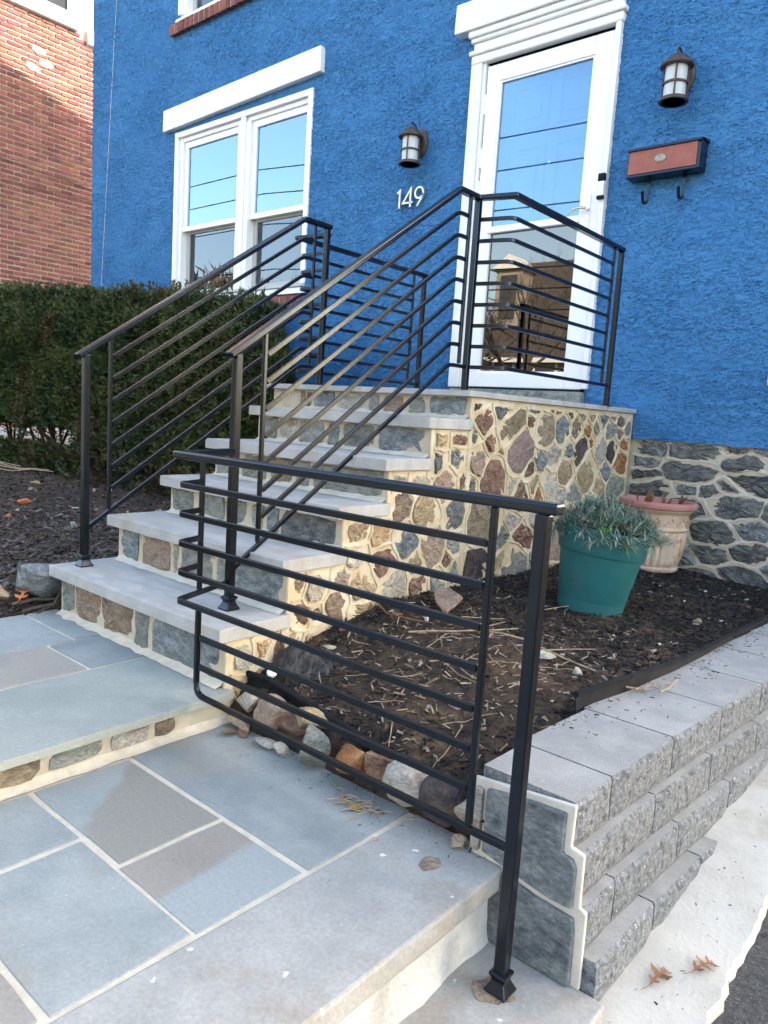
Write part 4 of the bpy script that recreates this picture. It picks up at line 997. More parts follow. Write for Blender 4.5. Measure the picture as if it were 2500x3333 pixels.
# ---- doorbell on the casing
db = thing('doorbell', 'white and black doorbell on the right door casing', 'doorbell', (-2.03, YH - 0.04, 1.3))
child('body', MB().box(-2.048, -2.006, YH - 0.062, YH - 0.036, 1.318, 1.398), 'white_plastic', db, bevel=0.004)
child('camera_face', MB().box(-2.047, -2.007, YH - 0.062, YH - 0.036, 1.399, 1.442), 'black_plastic', db, bevel=0.003)
child('button', MB().box(-2.047, -2.007, YH - 0.061, YH - 0.036, 1.300, 1.317), 'black_plastic', db, bevel=0.003)
# small grey meter box at the right edge of the facade
ub = thing('utility_box', 'small pale utility box on blue stucco at the right picture edge', 'utility box', (-0.98, YH - 0.03, 0.30))
child('body', MB().box(-1.016, -0.92, YH - 0.05, YH, 0.26, 0.34), 'grey_vinyl', ub, bevel=0.004); child('lid', MB().box(-1.012, -0.925, YH - 0.056, YH - 0.0505, 0.265, 0.335), 'grey_vinyl', ub, bevel=0.002)

# ================================================================== RAILINGS
PW = 0.0255
def post(parent, x, y, z0, z1, name='post'): return child(name, MB().box(x - PW / 2, x + PW / 2, y - PW / 2, y + PW / 2, z0, z1), 'black_metal', parent, bevel=0.003)
def shoe(parent, x, y, z, k=1.0):
    child('base_shoe', MB().sqlathe([(0.0255 * k, 0), (0.0255 * k, 0.005), (0.018 * k, 0.019), (0.0155 * k, 0.025), (0.0155 * k, 0.030), (0.020 * k, 0.038), (0.020 * k, 0.043), (0.0115 * k, 0.046)], (x, y, z)), 'black_metal', parent, bevel=0.002)
def picket(parent, x, y, z0, z1): return child('upright', MB().box(x - 0.0066, x + 0.0066, y - 0.0066, y + 0.0066, z0, z1), 'black_metal', parent, bevel=0.002)
BW, BH = 0.0105, 0.016
def rbar(parent, pts, name='bar', wd=BW, ht=BH): return child(name, MB().bar(pts, wd, ht), 'black_metal', parent, bevel=0.0015)
def top(parent, pts): return child('handrail', MB().bar(pts, 0.035, 0.0215), 'black_metal', parent, bevel=0.005)

right = thing('stair_railing', 'black metal railing running up the right side of the steps and along the flower bed', 'railing', (-1.861, 1.458, ZT[0]))
# -- up the steps
px, py = -1.861, 1.458
SL = 0.687
yb_ = 2.553
zt_at = lambda y: 0.918 - SL * (yb_ - y)
post(right, px, py, ZT[0], zt_at(py) - 0.014); shoe(right, px, py, ZT[0])
top(right, [(px, py - 0.035, zt_at(py - 0.035)), (px, yb_, 0.918), (px, 2.690, 0.918), (px + 0.156, 2.728, 0.918), (px + 0.156, 3.815, 0.918)])
yu = 1.566
ddz = 0.0875
picket(right, px, yu, zt_at(yu) - 8 * ddz + 0.01, zt_at(yu) - 0.012)
pcx, pcy = px, 2.690
post(right, pcx + 0.0, pcy, ZL, 0.906); child('base_plate', MB().box(pcx - 0.027, pcx + 0.027, pcy - 0.027, pcy + 0.027, ZL, ZL + 0.008), 'black_metal', right, bevel=0.002)
yv2 = 2.632
picket(right, px, yv2, 0.918 - 8 * ddz + 0.01, 0.906)
for k in range(1, 9):
    z = 0.918 - k * ddz
    yend = pcy - PW / 2 if k == 8 else yv2 - 0.0105
    y0 = py + PW / 2 if k == 8 else yu + 0.0105
    a = arc((px, y0, zt_at(y0) - k * ddz), (px, yb_ + 0.006 * k / 8, z), (px, yend, z), 0.03)
    rbar(right, [(px, y0, z - SL * (yb_ - y0))] + a + [(px, yend, z)])
# -- along the landing
xl_ = px + 0.156; yl1 = 3.80
post(right, xl_, yl1, ZL, 0.906); child('base_plate', MB().box(xl_ - 0.026, xl_ + 0.026, yl1 - 0.026, yl1 + 0.026, ZL, ZL + 0.007), 'black_metal', right, bevel=0.002)
picket(right, xl_, yl1 - 0.085, 0.918 - 8 * ddz + 0.01, 0.906)
for k in range(1, 9):
    z = 0.918 - k * ddz
    yend = yl1 - PW / 2 if k == 8 else yl1 - 0.096
    c = (xl_, 2.728, z); s = (pcx + PW / 2, pcy + 0.006, z)
    rbar(right, [s] + arc(s, c, (xl_, yend, z), 0.03) + [(xl_, yend, z)])
# -- along the flower bed, from the bottom post to the tall front post
YP = 1.200; XP = -0.634; ZTP = -0.152; XC = -1.772
post(right, XP, YP, ZB, ZTP - 0.012); shoe(right, XP, YP, ZB, 0.94)
top(right, [(XP + 0.032, YP, ZTP), (XC, YP, ZTP), (px + 0.004, py - PW / 2 - 0.002, ZTP)])
xv2 = -0.738; xv1 = -1.665
picket(right, xv2, YP, ZTP - 8 * 0.0836 + 0.009, ZTP - 0.012)
dz2 = 0.0836
rx, ry = XC + (px - XC) * 0.40, YP + (py - YP) * 0.40
picket(right, rx, ry, ZTP - 5 * dz2 + 0.009, ZTP - 0.012)
for k in range(1, 6):
    z = ZTP - k * dz2; c = (XC + 0.004, YP, z)
    e = (rx, ry, z) if k < 5 else (px, py - PW / 2, z)
    rbar(right, [(xv2 - 0.0105, YP, z)] + arc((xv2, YP, z), c, e, 0.018) + [e])
for k in (6, 7): rbar(right, [(xv2 - 0.0105, YP, ZTP - k * dz2), (xv1 + 0.0105, YP, ZTP - k * dz2)])
zl_ = ZTP - 8 * dz2
a = arc((XP, YP, zl_), (xv1, YP, zl_), (xv1, YP, ZTP - 5 * dz2), 0.035)
rbar(right, [(XP - PW / 2, YP, zl_)] + a + [(xv1, YP, ZTP - 5 * dz2 - BH / 2)], 'bottom_bar', 0.012, 0.0145)

left = thing('stair_railing', 'black metal railing on the left side of the steps in front of the evergreen hedge', 'railing', (-2.673, 1.392, ZT[0]))
px, py = -2.673, 1.392; yb_ = 2.455; ZTL = 0.872
zt_at = lambda y: ZTL - 0.672 * (yb_ - y)
SL = 0.672; ddz = 0.0845
post(left, px, py, ZT[0], zt_at(py) - 0.014); shoe(left, px, py, ZT[0])
top(left, [(px, py - 0.035, zt_at(py - 0.035)), (px, yb_, ZTL), (px, 2.628, ZTL)])
yu = 1.490
picket(left, px, yu, zt_at(yu) - 8 * ddz + 0.01, zt_at(yu) - 0.012)
pyl = 2.605
post(left, px, pyl, ZL, ZTL - 0.012); child('base_plate', MB().box(px - 0.034, px + 0.034, pyl - 0.034, pyl + 0.034, ZL, ZL + 0.007), 'black_metal', left)
yv2 = 2.525
picket(left, px, yv2, ZTL - 8 * ddz + 0.01, ZTL - 0.012)
for k in range(1, 9):
    z = ZTL - k * ddz
    yend = pyl - PW / 2 if k == 8 else yv2 - 0.0105
    y0 = py + PW / 2 if k == 8 else yu + 0.0105
    a = arc((px, y0, z - SL * (yb_ - y0)), (px, yb_ + 0.004, z), (px, yend, z), 0.028)
    rbar(left, [(px, y0, z - SL * (yb_ - y0))] + a + [(px, yend, z)])
# along the left end of the landing to the wall
XB = -2.865; yB0 = 2.605; yB1 = 3.63; ZTB = 0.836
post(left, XB, yB1, ZL, ZTB - 0.012)
top(left, [(px, pyl + 0.017, ZTB), (XB, yB0 - 0.002, ZTB), (XB, yB1 + 0.03, ZTB)])
picket(left, XB, yB1 - 0.10, ZTB - 8 * 0.0815 + 0.01, ZTB - 0.012)
for k in range(1, 9):
    z = ZTB - k * 0.0815; c = (XB, yB0 + 0.012, z); s = (px - 0.01, pyl + 0.012, z); e = (XB, (yB1 - PW / 2) if k == 8 else yB1 - 0.1105, z)
    rbar(left, [s] + arc(s, c, e, 0.018) + [e])

# ================================================================== HEDGE
rng = np.random.default_rng(3)
def leaf_mesh(name, P, D, L, W, m, parent=None, blades=4, flat=0.55):
    """a sprig at each point P heading D: a few narrow needles fanned round the heading (numpy, one mesh)"""
    n = len(P); vs_ = []; 
    up = rng.normal(size=(n, 3)); S = np.cross(D, up); S /= np.linalg.norm(S, axis=1)[:, None] + 1e-9
    U = np.cross(S, D)
    allv = []; 
    for b in range(blades):
        an = rng.uniform(-1.0, 1.0, n); el = rng.uniform(-0.5, 0.5, n)
        d = D + S * an[:, None] * 0.9 + U * el[:, None]
        d /= np.linalg.norm(d, axis=1)[:, None]
        st = P + D * (L * rng.uniform(-0.4, 0.4, n))[:, None]
        side = np.cross(d, U + 0.3 * S); side /= np.linalg.norm(side, axis=1)[:, None] + 1e-9
        l = (L * rng.uniform(0.6, 1.2, n))[:, None]; w_ = (W * rng.uniform(0.7, 1.2, n))[:, None]
        a = st - side * w_ * 0.4; c = st + side * w_ * 0.4
        t_ = st + d * l
        allv.append(np.stack([st, st + d * l * 0.45 + side * w_ * 0.5, t_, st + d * l * 0.45 - side * w_ * 0.5], axis=1))
    V = np.concatenate(allv, axis=0).reshape(-1, 3)
    k = len(V) // 4
    me = bpy.data.meshes.new(name)
    me.vertices.add(len(V)); me.vertices.foreach_set('co', V.astype(np.float32).ravel())
    me.loops.add(4 * k); me.loops.foreach_set('vertex_index', np.arange(4 * k, dtype=np.int32))
    me.polygons.add(k); me.polygons.foreach_set('loop_start', np.arange(0, 4 * k, 4, dtype=np.int32)); me.polygons.foreach_set('loop_total', np.full(k, 4, dtype=np.int32))
    me.update(calc_edges=True)
    if parent is not None: me.transform(Matrix.Translation(-parent.location))
    return link(name, me, m, parent)
hedge = thing('yew_hedge', 'clipped dark green yew hedge under the white double window', 'hedge', (-6.2, 3.55, -0.75))
def hedge_top(x): return lerp(x, [(-9.6, 1.05), (-7.4, 0.91), (-5.3, 0.785), (-4.2, 0.69), (-3.6, 0.58), (-3.38, 0.40), (-3.27, 0.05)])
def hedge_front(x): return lerp(x, [(-9.6, 2.95), (-5, 3.0), (-4.0, 3.02), (-3.55, 3.12), (-3.3, 3.35), (-3.24, 3.6)])
def hz(x, y, o=0.0): return 0.055 * noise.noise(Vector((x * 2.2, y * 2.2 + o, 1.7))) + 0.035 * noise.noise(Vector((x * 6, y * 6 + o, 4)))
Ps = []; Ds = []
def hedge_end(y, z): return -3.42 - 1.10 * (y - 3.05) + 0.10 * noise.noise(Vector((y * 4, z * 4, 6))) - 0.35 * max(0, z - 0.25) - 0.12 * max(0, -0.35 - z)
def add_pt(p, d):
    if p[0] > hedge_end(p[1], p[2]) + 0.03: return False
    Ps.append(p); Ds.append(d); return True
rs = random.Random(5)
cnt = 0
while cnt < 58000:                                   # front face
    x = -9.5 + (rs.random() ** 0.85) * 6.25
    zt = hedge_top(x); z = rs.uniform(-0.72, zt)
    if x > -3.3 and rs.random() < 0.5: continue
    # ragged lower edge with a see-through hollow at the left foot
    low = -0.45 + 0.16 * noise.noise(Vector((x * 1.6, 0, 0)))
    if -7.95 < x < -6.0 and -0.47 + 0.06 * noise.noise(Vector((x * 4, 2, 0))) < z < -0.30 + 0.12 * noise.noise(Vector((x * 3, 9, 0))) and rs.random() < 0.90: continue
    if z < low and rs.random() < 0.88 and not (x < -6.5 and z < -0.46): continue
    r = min(1, max(0, (zt - z) / 0.30)); rd = 0.28 * (1 - r) ** 2
    y = hedge_front(x) + rd + hz(x, z) * 1.3 + abs(rs.gauss(0, 0.07)) - 0.03
    if noise.noise(Vector((x * 4.5, z * 4.5, 8))) < -0.33 and rs.random() < 0.6: continue
    add_pt((x, y, z), (rs.gauss(0, .5), -0.8 + rs.gauss(0, .4), 0.45 + rs.gauss(0, .5))); cnt += 1
cnt = 0
while cnt < 22000:                                    # top
    x = rs.uniform(-9.5, -3.25); y = rs.uniform(hedge_front(x) + 0.1, 4.15)
    z = hedge_top(x) + hz(x, y, 5) - abs(rs.gauss(0, 0.05)) + 0.02
    add_pt((x, y, z), (rs.gauss(0, .5), -0.2 + rs.gauss(0, .5), 0.9 + rs.gauss(0, .4))); cnt += 1
for q in range(4200):                                # right end
    y = rs.uniform(3.05, 4.1); z = rs.uniform(-0.5, 0.62)
    x = hedge_end(y, z) - abs(rs.gauss(0, .06)) + 0.02
    if z > hedge_top(x) + 0.03: continue
    add_pt((x, y, z), (0.7 + rs.gauss(0, .4), -0.3 + rs.gauss(0, .5), 0.4 + rs.gauss(0, .5)))
for q in range(160):                                 # stray shoots
    x = rs.uniform(-9, -3.9); y = rs.uniform(3.05, 3.7); zz = hedge_top(x)
    for t in range(6): add_pt((x + 0.006 * t * rs.gauss(0, 1), y + 0.004 * t, zz + 0.016 * t), (rs.gauss(0, .3), rs.gauss(0, .3), 1))
cnt = 0
while cnt < 3500:                                    # inside, seen through the gaps
    x = rs.uniform(-9.5, -3.4); y = rs.uniform(hedge_front(x) + 0.15, 3.9); z = rs.uniform(-0.25, hedge_top(x) - 0.1)
    if -7.9 < x < -6.1 and z < -0.15: continue
    add_pt((x, y, z), (rs.gauss(0, 1), rs.gauss(0, 1), rs.gauss(0, 1))); cnt += 1
P = np.array(Ps); D = np.array(Ds); D /= np.linalg.norm(D, axis=1)[:, None]
leaf_mesh('foliage', P, D, np.full(len(P), 0.034), np.full(len(P), 0.0100), 'yew_green', hedge, blades=6)
# solid dark core, added to stop see-through and daylight in the upper part
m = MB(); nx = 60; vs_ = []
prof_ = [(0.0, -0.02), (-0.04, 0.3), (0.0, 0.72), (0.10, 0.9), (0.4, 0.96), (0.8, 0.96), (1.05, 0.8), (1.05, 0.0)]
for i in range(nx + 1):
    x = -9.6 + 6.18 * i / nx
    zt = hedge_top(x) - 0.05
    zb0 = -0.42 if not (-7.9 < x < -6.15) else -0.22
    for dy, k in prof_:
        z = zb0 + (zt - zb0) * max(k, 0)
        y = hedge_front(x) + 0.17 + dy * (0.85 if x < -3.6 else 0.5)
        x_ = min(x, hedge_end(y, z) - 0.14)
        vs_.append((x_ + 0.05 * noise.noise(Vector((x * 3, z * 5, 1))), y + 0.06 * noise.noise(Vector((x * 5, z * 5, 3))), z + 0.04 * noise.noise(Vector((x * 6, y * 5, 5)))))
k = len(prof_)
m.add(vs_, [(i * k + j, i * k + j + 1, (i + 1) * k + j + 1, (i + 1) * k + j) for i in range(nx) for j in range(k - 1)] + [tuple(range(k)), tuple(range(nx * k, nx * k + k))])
child('dark_core', m, 'yew_core', hedge)
# stems and bare twigs at the foot
for i in range(16):
    x = -9.2 + i * 0.33 + rs.uniform(-.1, .1); y = 3.5 + rs.uniform(-.15, .2)
    m = MB(); z = leftz(x, y) - 0.02
    for j in range(3):
        dx, dy = rs.uniform(-.3, .3), rs.uniform(-.3, .15)
        m.tube([(x, y, z), (x + dx * .4, y + dy * .4, z + 0.2), (x + dx, y + dy, z + 0.55)], 0.020, 6, 0.009)
    for j in range(5):
        dx, dy = rs.uniform(-.45, .45), rs.uniform(-.45, .1); zz = z + rs.uniform(0.25, 0.55)
        m.tube([(x, y, zz - 0.1), (x + dx * .5, y + dy * .5, zz), (x + dx, y + dy, zz + rs.uniform(-.08, .08))], 0.006, 4, 0.003)
    child('stem', m, 'bark', hedge)

# ================================================================== POTS
gp = thing('flower_pot', 'tilted teal green plastic flower pot on black mulch', 'flower pot', (-1.20, 2.72, -0.715))
tl = Matrix.Rotation(R(6.0), 3, Vector((-0.645, 0.763, 0)).normalized())
pc = (-1.205, 2.72, -0.725)
HP = 0.335
body = MB(); body.lathe([(0.0, 0.0), (0.118, 0.0), (0.126, 0.006), (0.130, 0.058)], pc, 40, tilt=tl)
child('foot', body, 'green_plastic_chalky', gp, True)
body = MB(); body.lathe([(0.1305, 0.056), (0.157, 0.232), (0.158, 0.240)], pc, 40, tilt=tl); child('body', body, 'green_plastic', gp, True)
body = MB(); body.lathe([(0.158, 0.238), (0.166, 0.240), (0.168, 0.246), (0.174, HP - 0.006), (0.172, HP), (0.165, HP), (0.160, HP - 0.03), (0.158, HP - 0.04)], pc, 40, tilt=tl); child('rim', body, 'green_plastic', gp, True)
body = MB(); body.lathe([(0.160, HP - 0.035), (0.08, HP - 0.022), (0, HP - 0.015)], pc, 24, tilt=tl); child('soil', body, 'soil_dark', gp)
dp = thing('dianthus_plant', 'blue green grassy dianthus plant filling the teal flower pot', 'plant', (-1.20, 2.72, -0.40))
Pm = MB(); Pd = MB(); rs = random.Random(9)
tc_ = Vector(pc) + tl @ Vector((0, 0, HP - 0.02))
def blade(m, p, d, L, wd, droop):
    side = d.cross(Vector((0, 0, 1)));
    if side.length < 1e-3: side = Vector((1, 0, 0))
    side.normalize(); vs_ = []; q = p.copy(); dd = d.copy()
    for i in range(4):
        w_ = wd * (1, 0.95, 0.7, 0.0)[i]
        vs_ += [q - side * w_, q + side * w_] if i < 3 else [q]
        dd = (dd + Vector((0, 0, -droop))).normalized(); q = q + dd * (L / 3)
    m.add(vs_, [(0, 1, 3, 2), (2, 3, 5, 4), (4, 5, 6)])
for k in range(400):
    a = rs.uniform(0, 2 * math.pi); r = 0.16 * math.sqrt(rs.random())
    base = tc_ + tl @ Vector((math.cos(a) * r, math.sin(a) * r, 0))
    # shoots spill towards the front right
    spill = Vector((math.cos(a), math.sin(a), 0)) * (r / 0.16) * 0.055 + Vector((0.757, 0.651, 0)) * 0.016 + Vector((0.25, -0.5, 0)).normalized() * 0.012
    hgt = 0.105 * (1 - (r / 0.17) ** 2) * rs.uniform(0.5, 1.1) + 0.012 + 0.05 * math.exp(-((base - (tc_ + Vector((-0.05, 0.04, 0)))).length / 0.06) ** 2)
    if r / 0.16 > 0.8: hgt -= rs.uniform(0, 0.05)
    tip = base + spill * rs.uniform(0.6, 1.45) + Vector((0, 0, hgt))
    axis = (tip - base).normalized()
    for j in range(10):
        t = rs.uniform(0.5, 1.0); p = base.lerp(tip, t)
        d = (axis * 0.5 + Vector((rs.gauss(0, .7), rs.gauss(0, .7), rs.gauss(0.15, .45)))).normalized()
        blade(Pm if rs.random() < .9 else Pd, p, d, rs.uniform(0.028, 0.060), 0.0024, 0.10)
child('foliage', Pm, 'dianthus', dp); child('dead_foliage', Pd, 'wood_straw', dp)
for k in range(3):
    m = MB(); q = tc_ + Vector((-0.04 + 0.02 * k, 0.03, 0.06)); m.tube([q, q + Vector((0.01 * k, 0, 0.07)), q + Vector((0.01 + 0.02 * k, 0.01, 0.11))], 0.0012, 4); child('dry_stalk', m, 'wood_straw', dp)
cl = thing('clover_sprig', 'bright green clover sprig growing at the front of the teal pot', 'weed', tuple(tc_ + Vector((-0.03, -0.15, 0))))
cc = tc_ + fw * -0.176 + rt * -0.055 + Vector((0, 0, 0.008))
for k in range(4):
    m = MB(); o_ = cc + rt * (0.012 * (k - 1.5)) + Vector((0, 0, 0.010 * (k % 2)))
    for j in range(3):
        a = R(120 * j + 30 * k); c_ = o_ + (rt * math.cos(a) + Vector((0, 0, 1)) * math.sin(a)) * 0.0060 - fw * 0.004
        vs_ = [c_ + (rt * math.cos(R(45 * i)) + (Vector((0, 0, 1)) - fw * 0.4) * math.sin(R(45 * i))) * 0.0056 for i in range(8)]
        m.add(vs_, [tuple(range(8))])
    m.tube([o_, o_ + fw * 0.03 - Vector((0, 0, 0.02))], 0.001, 4)
    child('leaf', m, 'clover', cl)

tu = thing('terracotta_urn', 'weathered fluted terracotta urn with pink rim in front of the stone foundation', 'urn', (-1.42, 3.96, -0.735))
tcn = (-1.425, 3.955, -0.742); rs = random.Random(4)
flute = lambda a, r, z: r * (1 + (0.055 * abs(math.cos(a * 11)) - 0.035) * (1 if 0.03 < z < 0.215 else 0))
u = MB(); u.lathe([(0.0, 0), (0.128, 0.0), (0.137, 0.010), (0.137, 0.022), (0.122, 0.030)], tcn, 66); child('foot', u, 'urn_clay', tu, True)
u = MB(); u.lathe([(0.121, 0.030), (0.130, 0.034), (0.142, 0.07), (0.154, 0.13), (0.160, 0.19), (0.158, 0.212), (0.152, 0.22)], tcn, 132, fl=flute); child('body', u, 'urn_clay', tu, True)
u = MB(); u.lathe([(0.152, 0.218), (0.164, 0.222), (0.168, 0.230), (0.164, 0.238), (0.158, 0.242), (0.159, 0.250), (0.162, 0.300), (0.166, 0.308), (0.172, 0.318), (0.180, 0.322), (0.186, 0.332), (0.188, 0.335)], tcn, 60,
    fl=lambda a, r, z: r + (0.004 * math.sin(a * 24) * math.sin((z - .25) / .05 * math.pi) if 0.2495 < z < 0.301 else 0)); child('frieze', u, 'urn_clay', tu, True)
u = MB(); u.lathe([(0.186, 0.334), (0.197, 0.340), (0.200, 0.350), (0.200, 0.364), (0.194, 0.372), (0.182, 0.372), (0.176, 0.362), (0.172, 0.32)], tcn, 60); child('rim', u, 'urn_rim_clay', tu, True)
u = MB(); u.lathe([(0.172, 0.325), (0.08, 0.335), (0, 0.338)], tcn, 24); child('soil', u, 'soil_dark', tu)
u = MB()
for k in range(14):       # moulded leaf frieze
    for t in range(3):
        a = 2 * math.pi * (k + 0.25 * t) / 14; r = 0.164
        u.obox((tcn[0] + math.cos(a) * r, tcn[1] + math.sin(a) * r, tcn[2] + 0.275 + 0.012 * (t - 1)), Vector((math.cos(a), math.sin(a), 0)), Vector((-math.sin(a), math.cos(a), 0.6 * (1 - t))).normalized(), Vector((0, 0, 1)), 0.003, 0.010, 0.005)
child('leaf_relief', u, 'urn_clay', tu, bevel=0.002)
dl = thing('dried_plant', 'curled brown dead leaves standing in the terracotta urn', 'dead plant', (-1.42, 3.9, -0.40))
def curled_leaf(c, L, W, rot, seed, lift=0.5):
    r_ = random.Random(seed); m = MB(); vs_ = []; n = 6
    for i in range(n + 1):
        t = i / n; w_ = W * math.sin(math.pi * (0.06 + 0.9 * t)) ** 0.8
        for j in (-1, 0, 1):
            vs_.append(Vector((t * L, j * w_, lift * L * t * t + 0.35 * w_ * abs(j) + r_.uniform(-.05, .05) * W)))
    Mx = Matrix.Translation(Vector(c)) @ rot
    m.add([Mx @ v for v in vs_], [(3 * i + j, 3 * i + j + 1, 3 * i + 4 + j, 3 * i + 3 + j) for i in range(n) for j in range(2)]); return m
for k in range(9):
    rot = Matrix.Rotation(rs.uniform(0, 6.28), 4, 'Z') @ Matrix.Rotation(rs.uniform(-1.4, 0.1), 4, 'Y')
    child('leaf', curled_leaf((tcn[0] + rs.uniform(-.12, .13), tcn[1] + rs.uniform(-.12, .06), tcn[2] + 0.35), rs.uniform(.03, .06), rs.uniform(.012, .022), rot, k, 0.9), 'dry_leaf', dl, True)

# ================================================================== BED EDGE: rocks, slate, edging, pipe
def rock(name, label, x, y, z, w_, h_, d_, m, seed, rot=0.0, cat='rock', tilt=0.0, ang=0.58):
    k_ = 1.22 if cat == 'rock' and y < 1.39 else 1.0
    t = rock_mb((x, y, z + (0.012 if k_ > 1 and h_ > 0.05 else 0)), w_ / 2 * k_, d_ / 2 * k_, h_ / 2 * k_, seed, rot, 3, ang, tilt)
    me = t.mesh(name); o = link(name, me, m); fix_normals(me)
    me.transform(Matrix.Translation(-Vector((x, y, z)))); o.location = (x, y, z)
    me.shade_smooth(); me.set_sharp_from_angle(angle=R(20))
    return tag(o, label, cat, 'stones edging the flower bed' if cat == 'rock' else None)
rock('rock', 'pale pinkish flat stone against the bottom corner of the steps', -1.635, 1.375, -0.888, .115, .065, .09, 'stone_W', 11, 0.35)
rock('rock', 'long tan stone lying low below the pale pinkish stone', -1.625, 1.322, -0.925, .115, .035, .05, 'stone_T', 12, 0.05)
rock('rock', 'squarish pinkish tan stone second from the steps', -1.530, 1.368, -0.897, .098, .098, .08, 'stone_M', 13, 0.1, ang=0.82)
rock('rock', 'rust brown slanting slab between tan and yellow stones', -1.452, 1.378, -0.898, .135, .065, .085, 'stone_R', 14, 0.5, tilt=-0.3)
rock('rock', 'yellowish tan stone lying on top of a big grey brown stone', -1.375, 1.372, -0.865, .115, .055, .08, 'stone_T', 15, 0.1)
rock('rock', 'big grey brown rounded stone standing out onto the patio', -1.310, 1.325, -0.900, .125, .11, .09, 'stone_G', 16, -0.3)
rock('rock', 'orange and tan broken stone beside the reddish one', -1.180, 1.332, -0.893, .095, .095, .075, 'stone_O', 17, 0.7, tilt=0.3)
rock('rock', 'reddish brown stone between orange and bluish white stones', -1.098, 1.348, -0.890, .085, .10, .08, 'stone_R', 18, 0.2)
rock('rock', 'bluish white blocky stone in the bed edging', -1.000, 1.338, -0.890, .105, .095, .085, 'stone_L', 19, 0.25, ang=0.85)
rock('rock', 'smooth dark brown rounded stone near the block wall', -0.900, 1.338, -0.890, .095, .10, .08, 'stone_K', 20, 0.0, ang=0.95)
rock('rock', 'cream upright stone touching the end of the block wall', -0.826, 1.345, -0.888, .062, .11, .07, 'stone_W', 21, 0.1)
rock('rock', 'small flat grey stone on the patio by the tan stones', -1.480, 1.312, -0.932, .068, .028, .05, 'stone_L', 22, 0.2)
rock('rock', 'small whitish stone on the patio below the yellow stone', -1.415, 1.305, -0.930, .055, .035, .045, 'stone_W', 23, 0.5)
rock('rock', 'small pinkish brown stone beside the railing bottom at the wall end', -0.825, 1.302, -0.934, .042, .030, .04, 'stone_M', 24, 0.2)
rock('chip', 'flat brown stone chip lying alone on the blue flagstone', -1.037, 1.279, -0.942, .026, .008, .02, 'stone_R', 25, 0.1, 'stone chip')
rock('chip', 'small pink chip on the mortar joint of the patio', -0.968, 1.189, -0.942, .021, .008, .014, 'pink_chip', 26, 0.4, 'stone chip')
rock('rock', 'pale grey slab of stone lying in the soil by the front post', -1.074, 1.627, bedz(-1.074, 1.627) + .012, .085, .034, .045, 'stone_L', 27, -0.35)
rock('brick_piece', 'piece of red brick on the mulch near the stone steps', -1.645, 1.779, bedz(-1.645, 1.779) + .012, .042, .03, .03, 'brick_red', 28, 0.5, 'brick piece')
rock('rock', 'small tan stone on the mulch right of the red brick piece', -1.523, 1.79, bedz(-1.523, 1.79) + .01, .034, .028, .03, 'stone_Y', 29, 0.2)
rock('rock', 'grey beige stone beside the black fabric heap', -1.600, 1.66, bedz(-1.6, 1.66) + .008, .052, .02, .04, 'stone_W', 30, 0.2)
# white chips near the edging
rock('rock', 'large whitish stone chip on the mulch behind the front post', -1.02, 2.02, bedz(-1.02, 2.02) + .01, .075, .035, .05, 'stone_W', 31, 0.3)
rock('rock', 'whitish angular stone at the end of the plastic edging', -0.91, 2.02, bedz(-0.91, 2.02) + .01, .05, .03, .04, 'stone_W', 32, 0.9)
rock('rock', 'bluish pebble between the cap blocks and the mulch', -0.86, 1.66, bedz(-0.86, 1.66) + .012, .034, .014, .026, 'stone_B', 33, 0.9)
rock('rock', 'tan pebble in the black mulch below the stone foundation', -0.86, 2.95, bedz(-0.86, 2.95) + .01, .04, .035, .04, 'stone_T', 34, 0.2)
# left bed
rock('rock', 'large grey boulder left of the bottom step', -2.88, 1.29, -0.765, .22, .17, .16, 'stone_B', 41, 0.3, tilt=0.2)
rock('rock', 'tan stone left of the grey boulder at the picture edge', -2.90, 1.135, -0.785, .13, .085, .10, 'stone_T', 42, 0.4)
for i, (x, y, s_, m_, lb) in enumerate(((-5.79, 2.61, .10, 'stone_Y', 'cream stone lying on the left bed below the hedge'), (-4.94, 2.16, .12, 'stone_O', 'flat orange brick shard on the left bed'), (-4.52, 1.88, .08, 'stone_O', 'small orange brick shard near the left picture edge'))):
    rock('rock', lb, x, y, leftz(x, y) + .015, s_, s_ * .45, s_ * .7, m_ if i == 0 else 'orange_leaf', 50 + i, 0.3)
# broken slate
sl = MB(); pz = bedz(-1.53, 2.19)
sl.prism([(-0.085, 0.03), (-0.05, 0.065), (0.03, 0.055), (0.062, -0.02), (0.075, -0.075), (-0.005, -0.045), (-0.06, -0.01)], 'z', -0.007, 0.006)
me = sl.mesh('slate_piece'); o = link('slate_piece', me, 'stone_M'); o.location = (-1.53, 2.20, pz + 0.024); o.rotation_euler = (R(14), R(6), R(-12)); bev(o, 0.002)
tag(o, 'broken grey brown slate piece on black mulch beside the stone steps', 'slate')
# black plastic edging strip on the cap blocks
ed = MB(); vs_ = []; EP = [(-0.795, 1.775), (-0.775, 1.90), (-0.752, 2.04), (-0.725, 2.32), (-0.71, 2.6), (-0.705, 2.857), (-0.683, 3.227), (-0.66, 3.6), (-0.62, 4.1)]
n = len(EP)
for i, (x, y) in enumerate(EP):
    h0 = lerp(y, [(1.775, -0.765), (2.1, -0.755), (4.1, -0.755)]); h1 = lerp(y, [(1.775, -0.700), (2.0, -0.698), (2.3, -0.712), (2.7, -0.722), (4.1, -0.72)])
    for dx, z in ((0.004, h0), (0.0, h1 - 0.012), (0.006, h1 - 0.008), (0.007, h1), (-0.003, h1 + 0.004), (-0.010, h1), (-0.010, h1 - 0.008), (-0.004, h1 - 0.012), (0.0, h0)): vs_.append((x + dx, y, z))
k = 9
ed.add(vs_, [(i * k + j, i * k + j + 1, (i + 1) * k + j + 1, (i + 1) * k + j) for i in range(n - 1) for j in range(k - 1)] + [tuple(range(k)), tuple(range((n - 1) * k, n * k))])
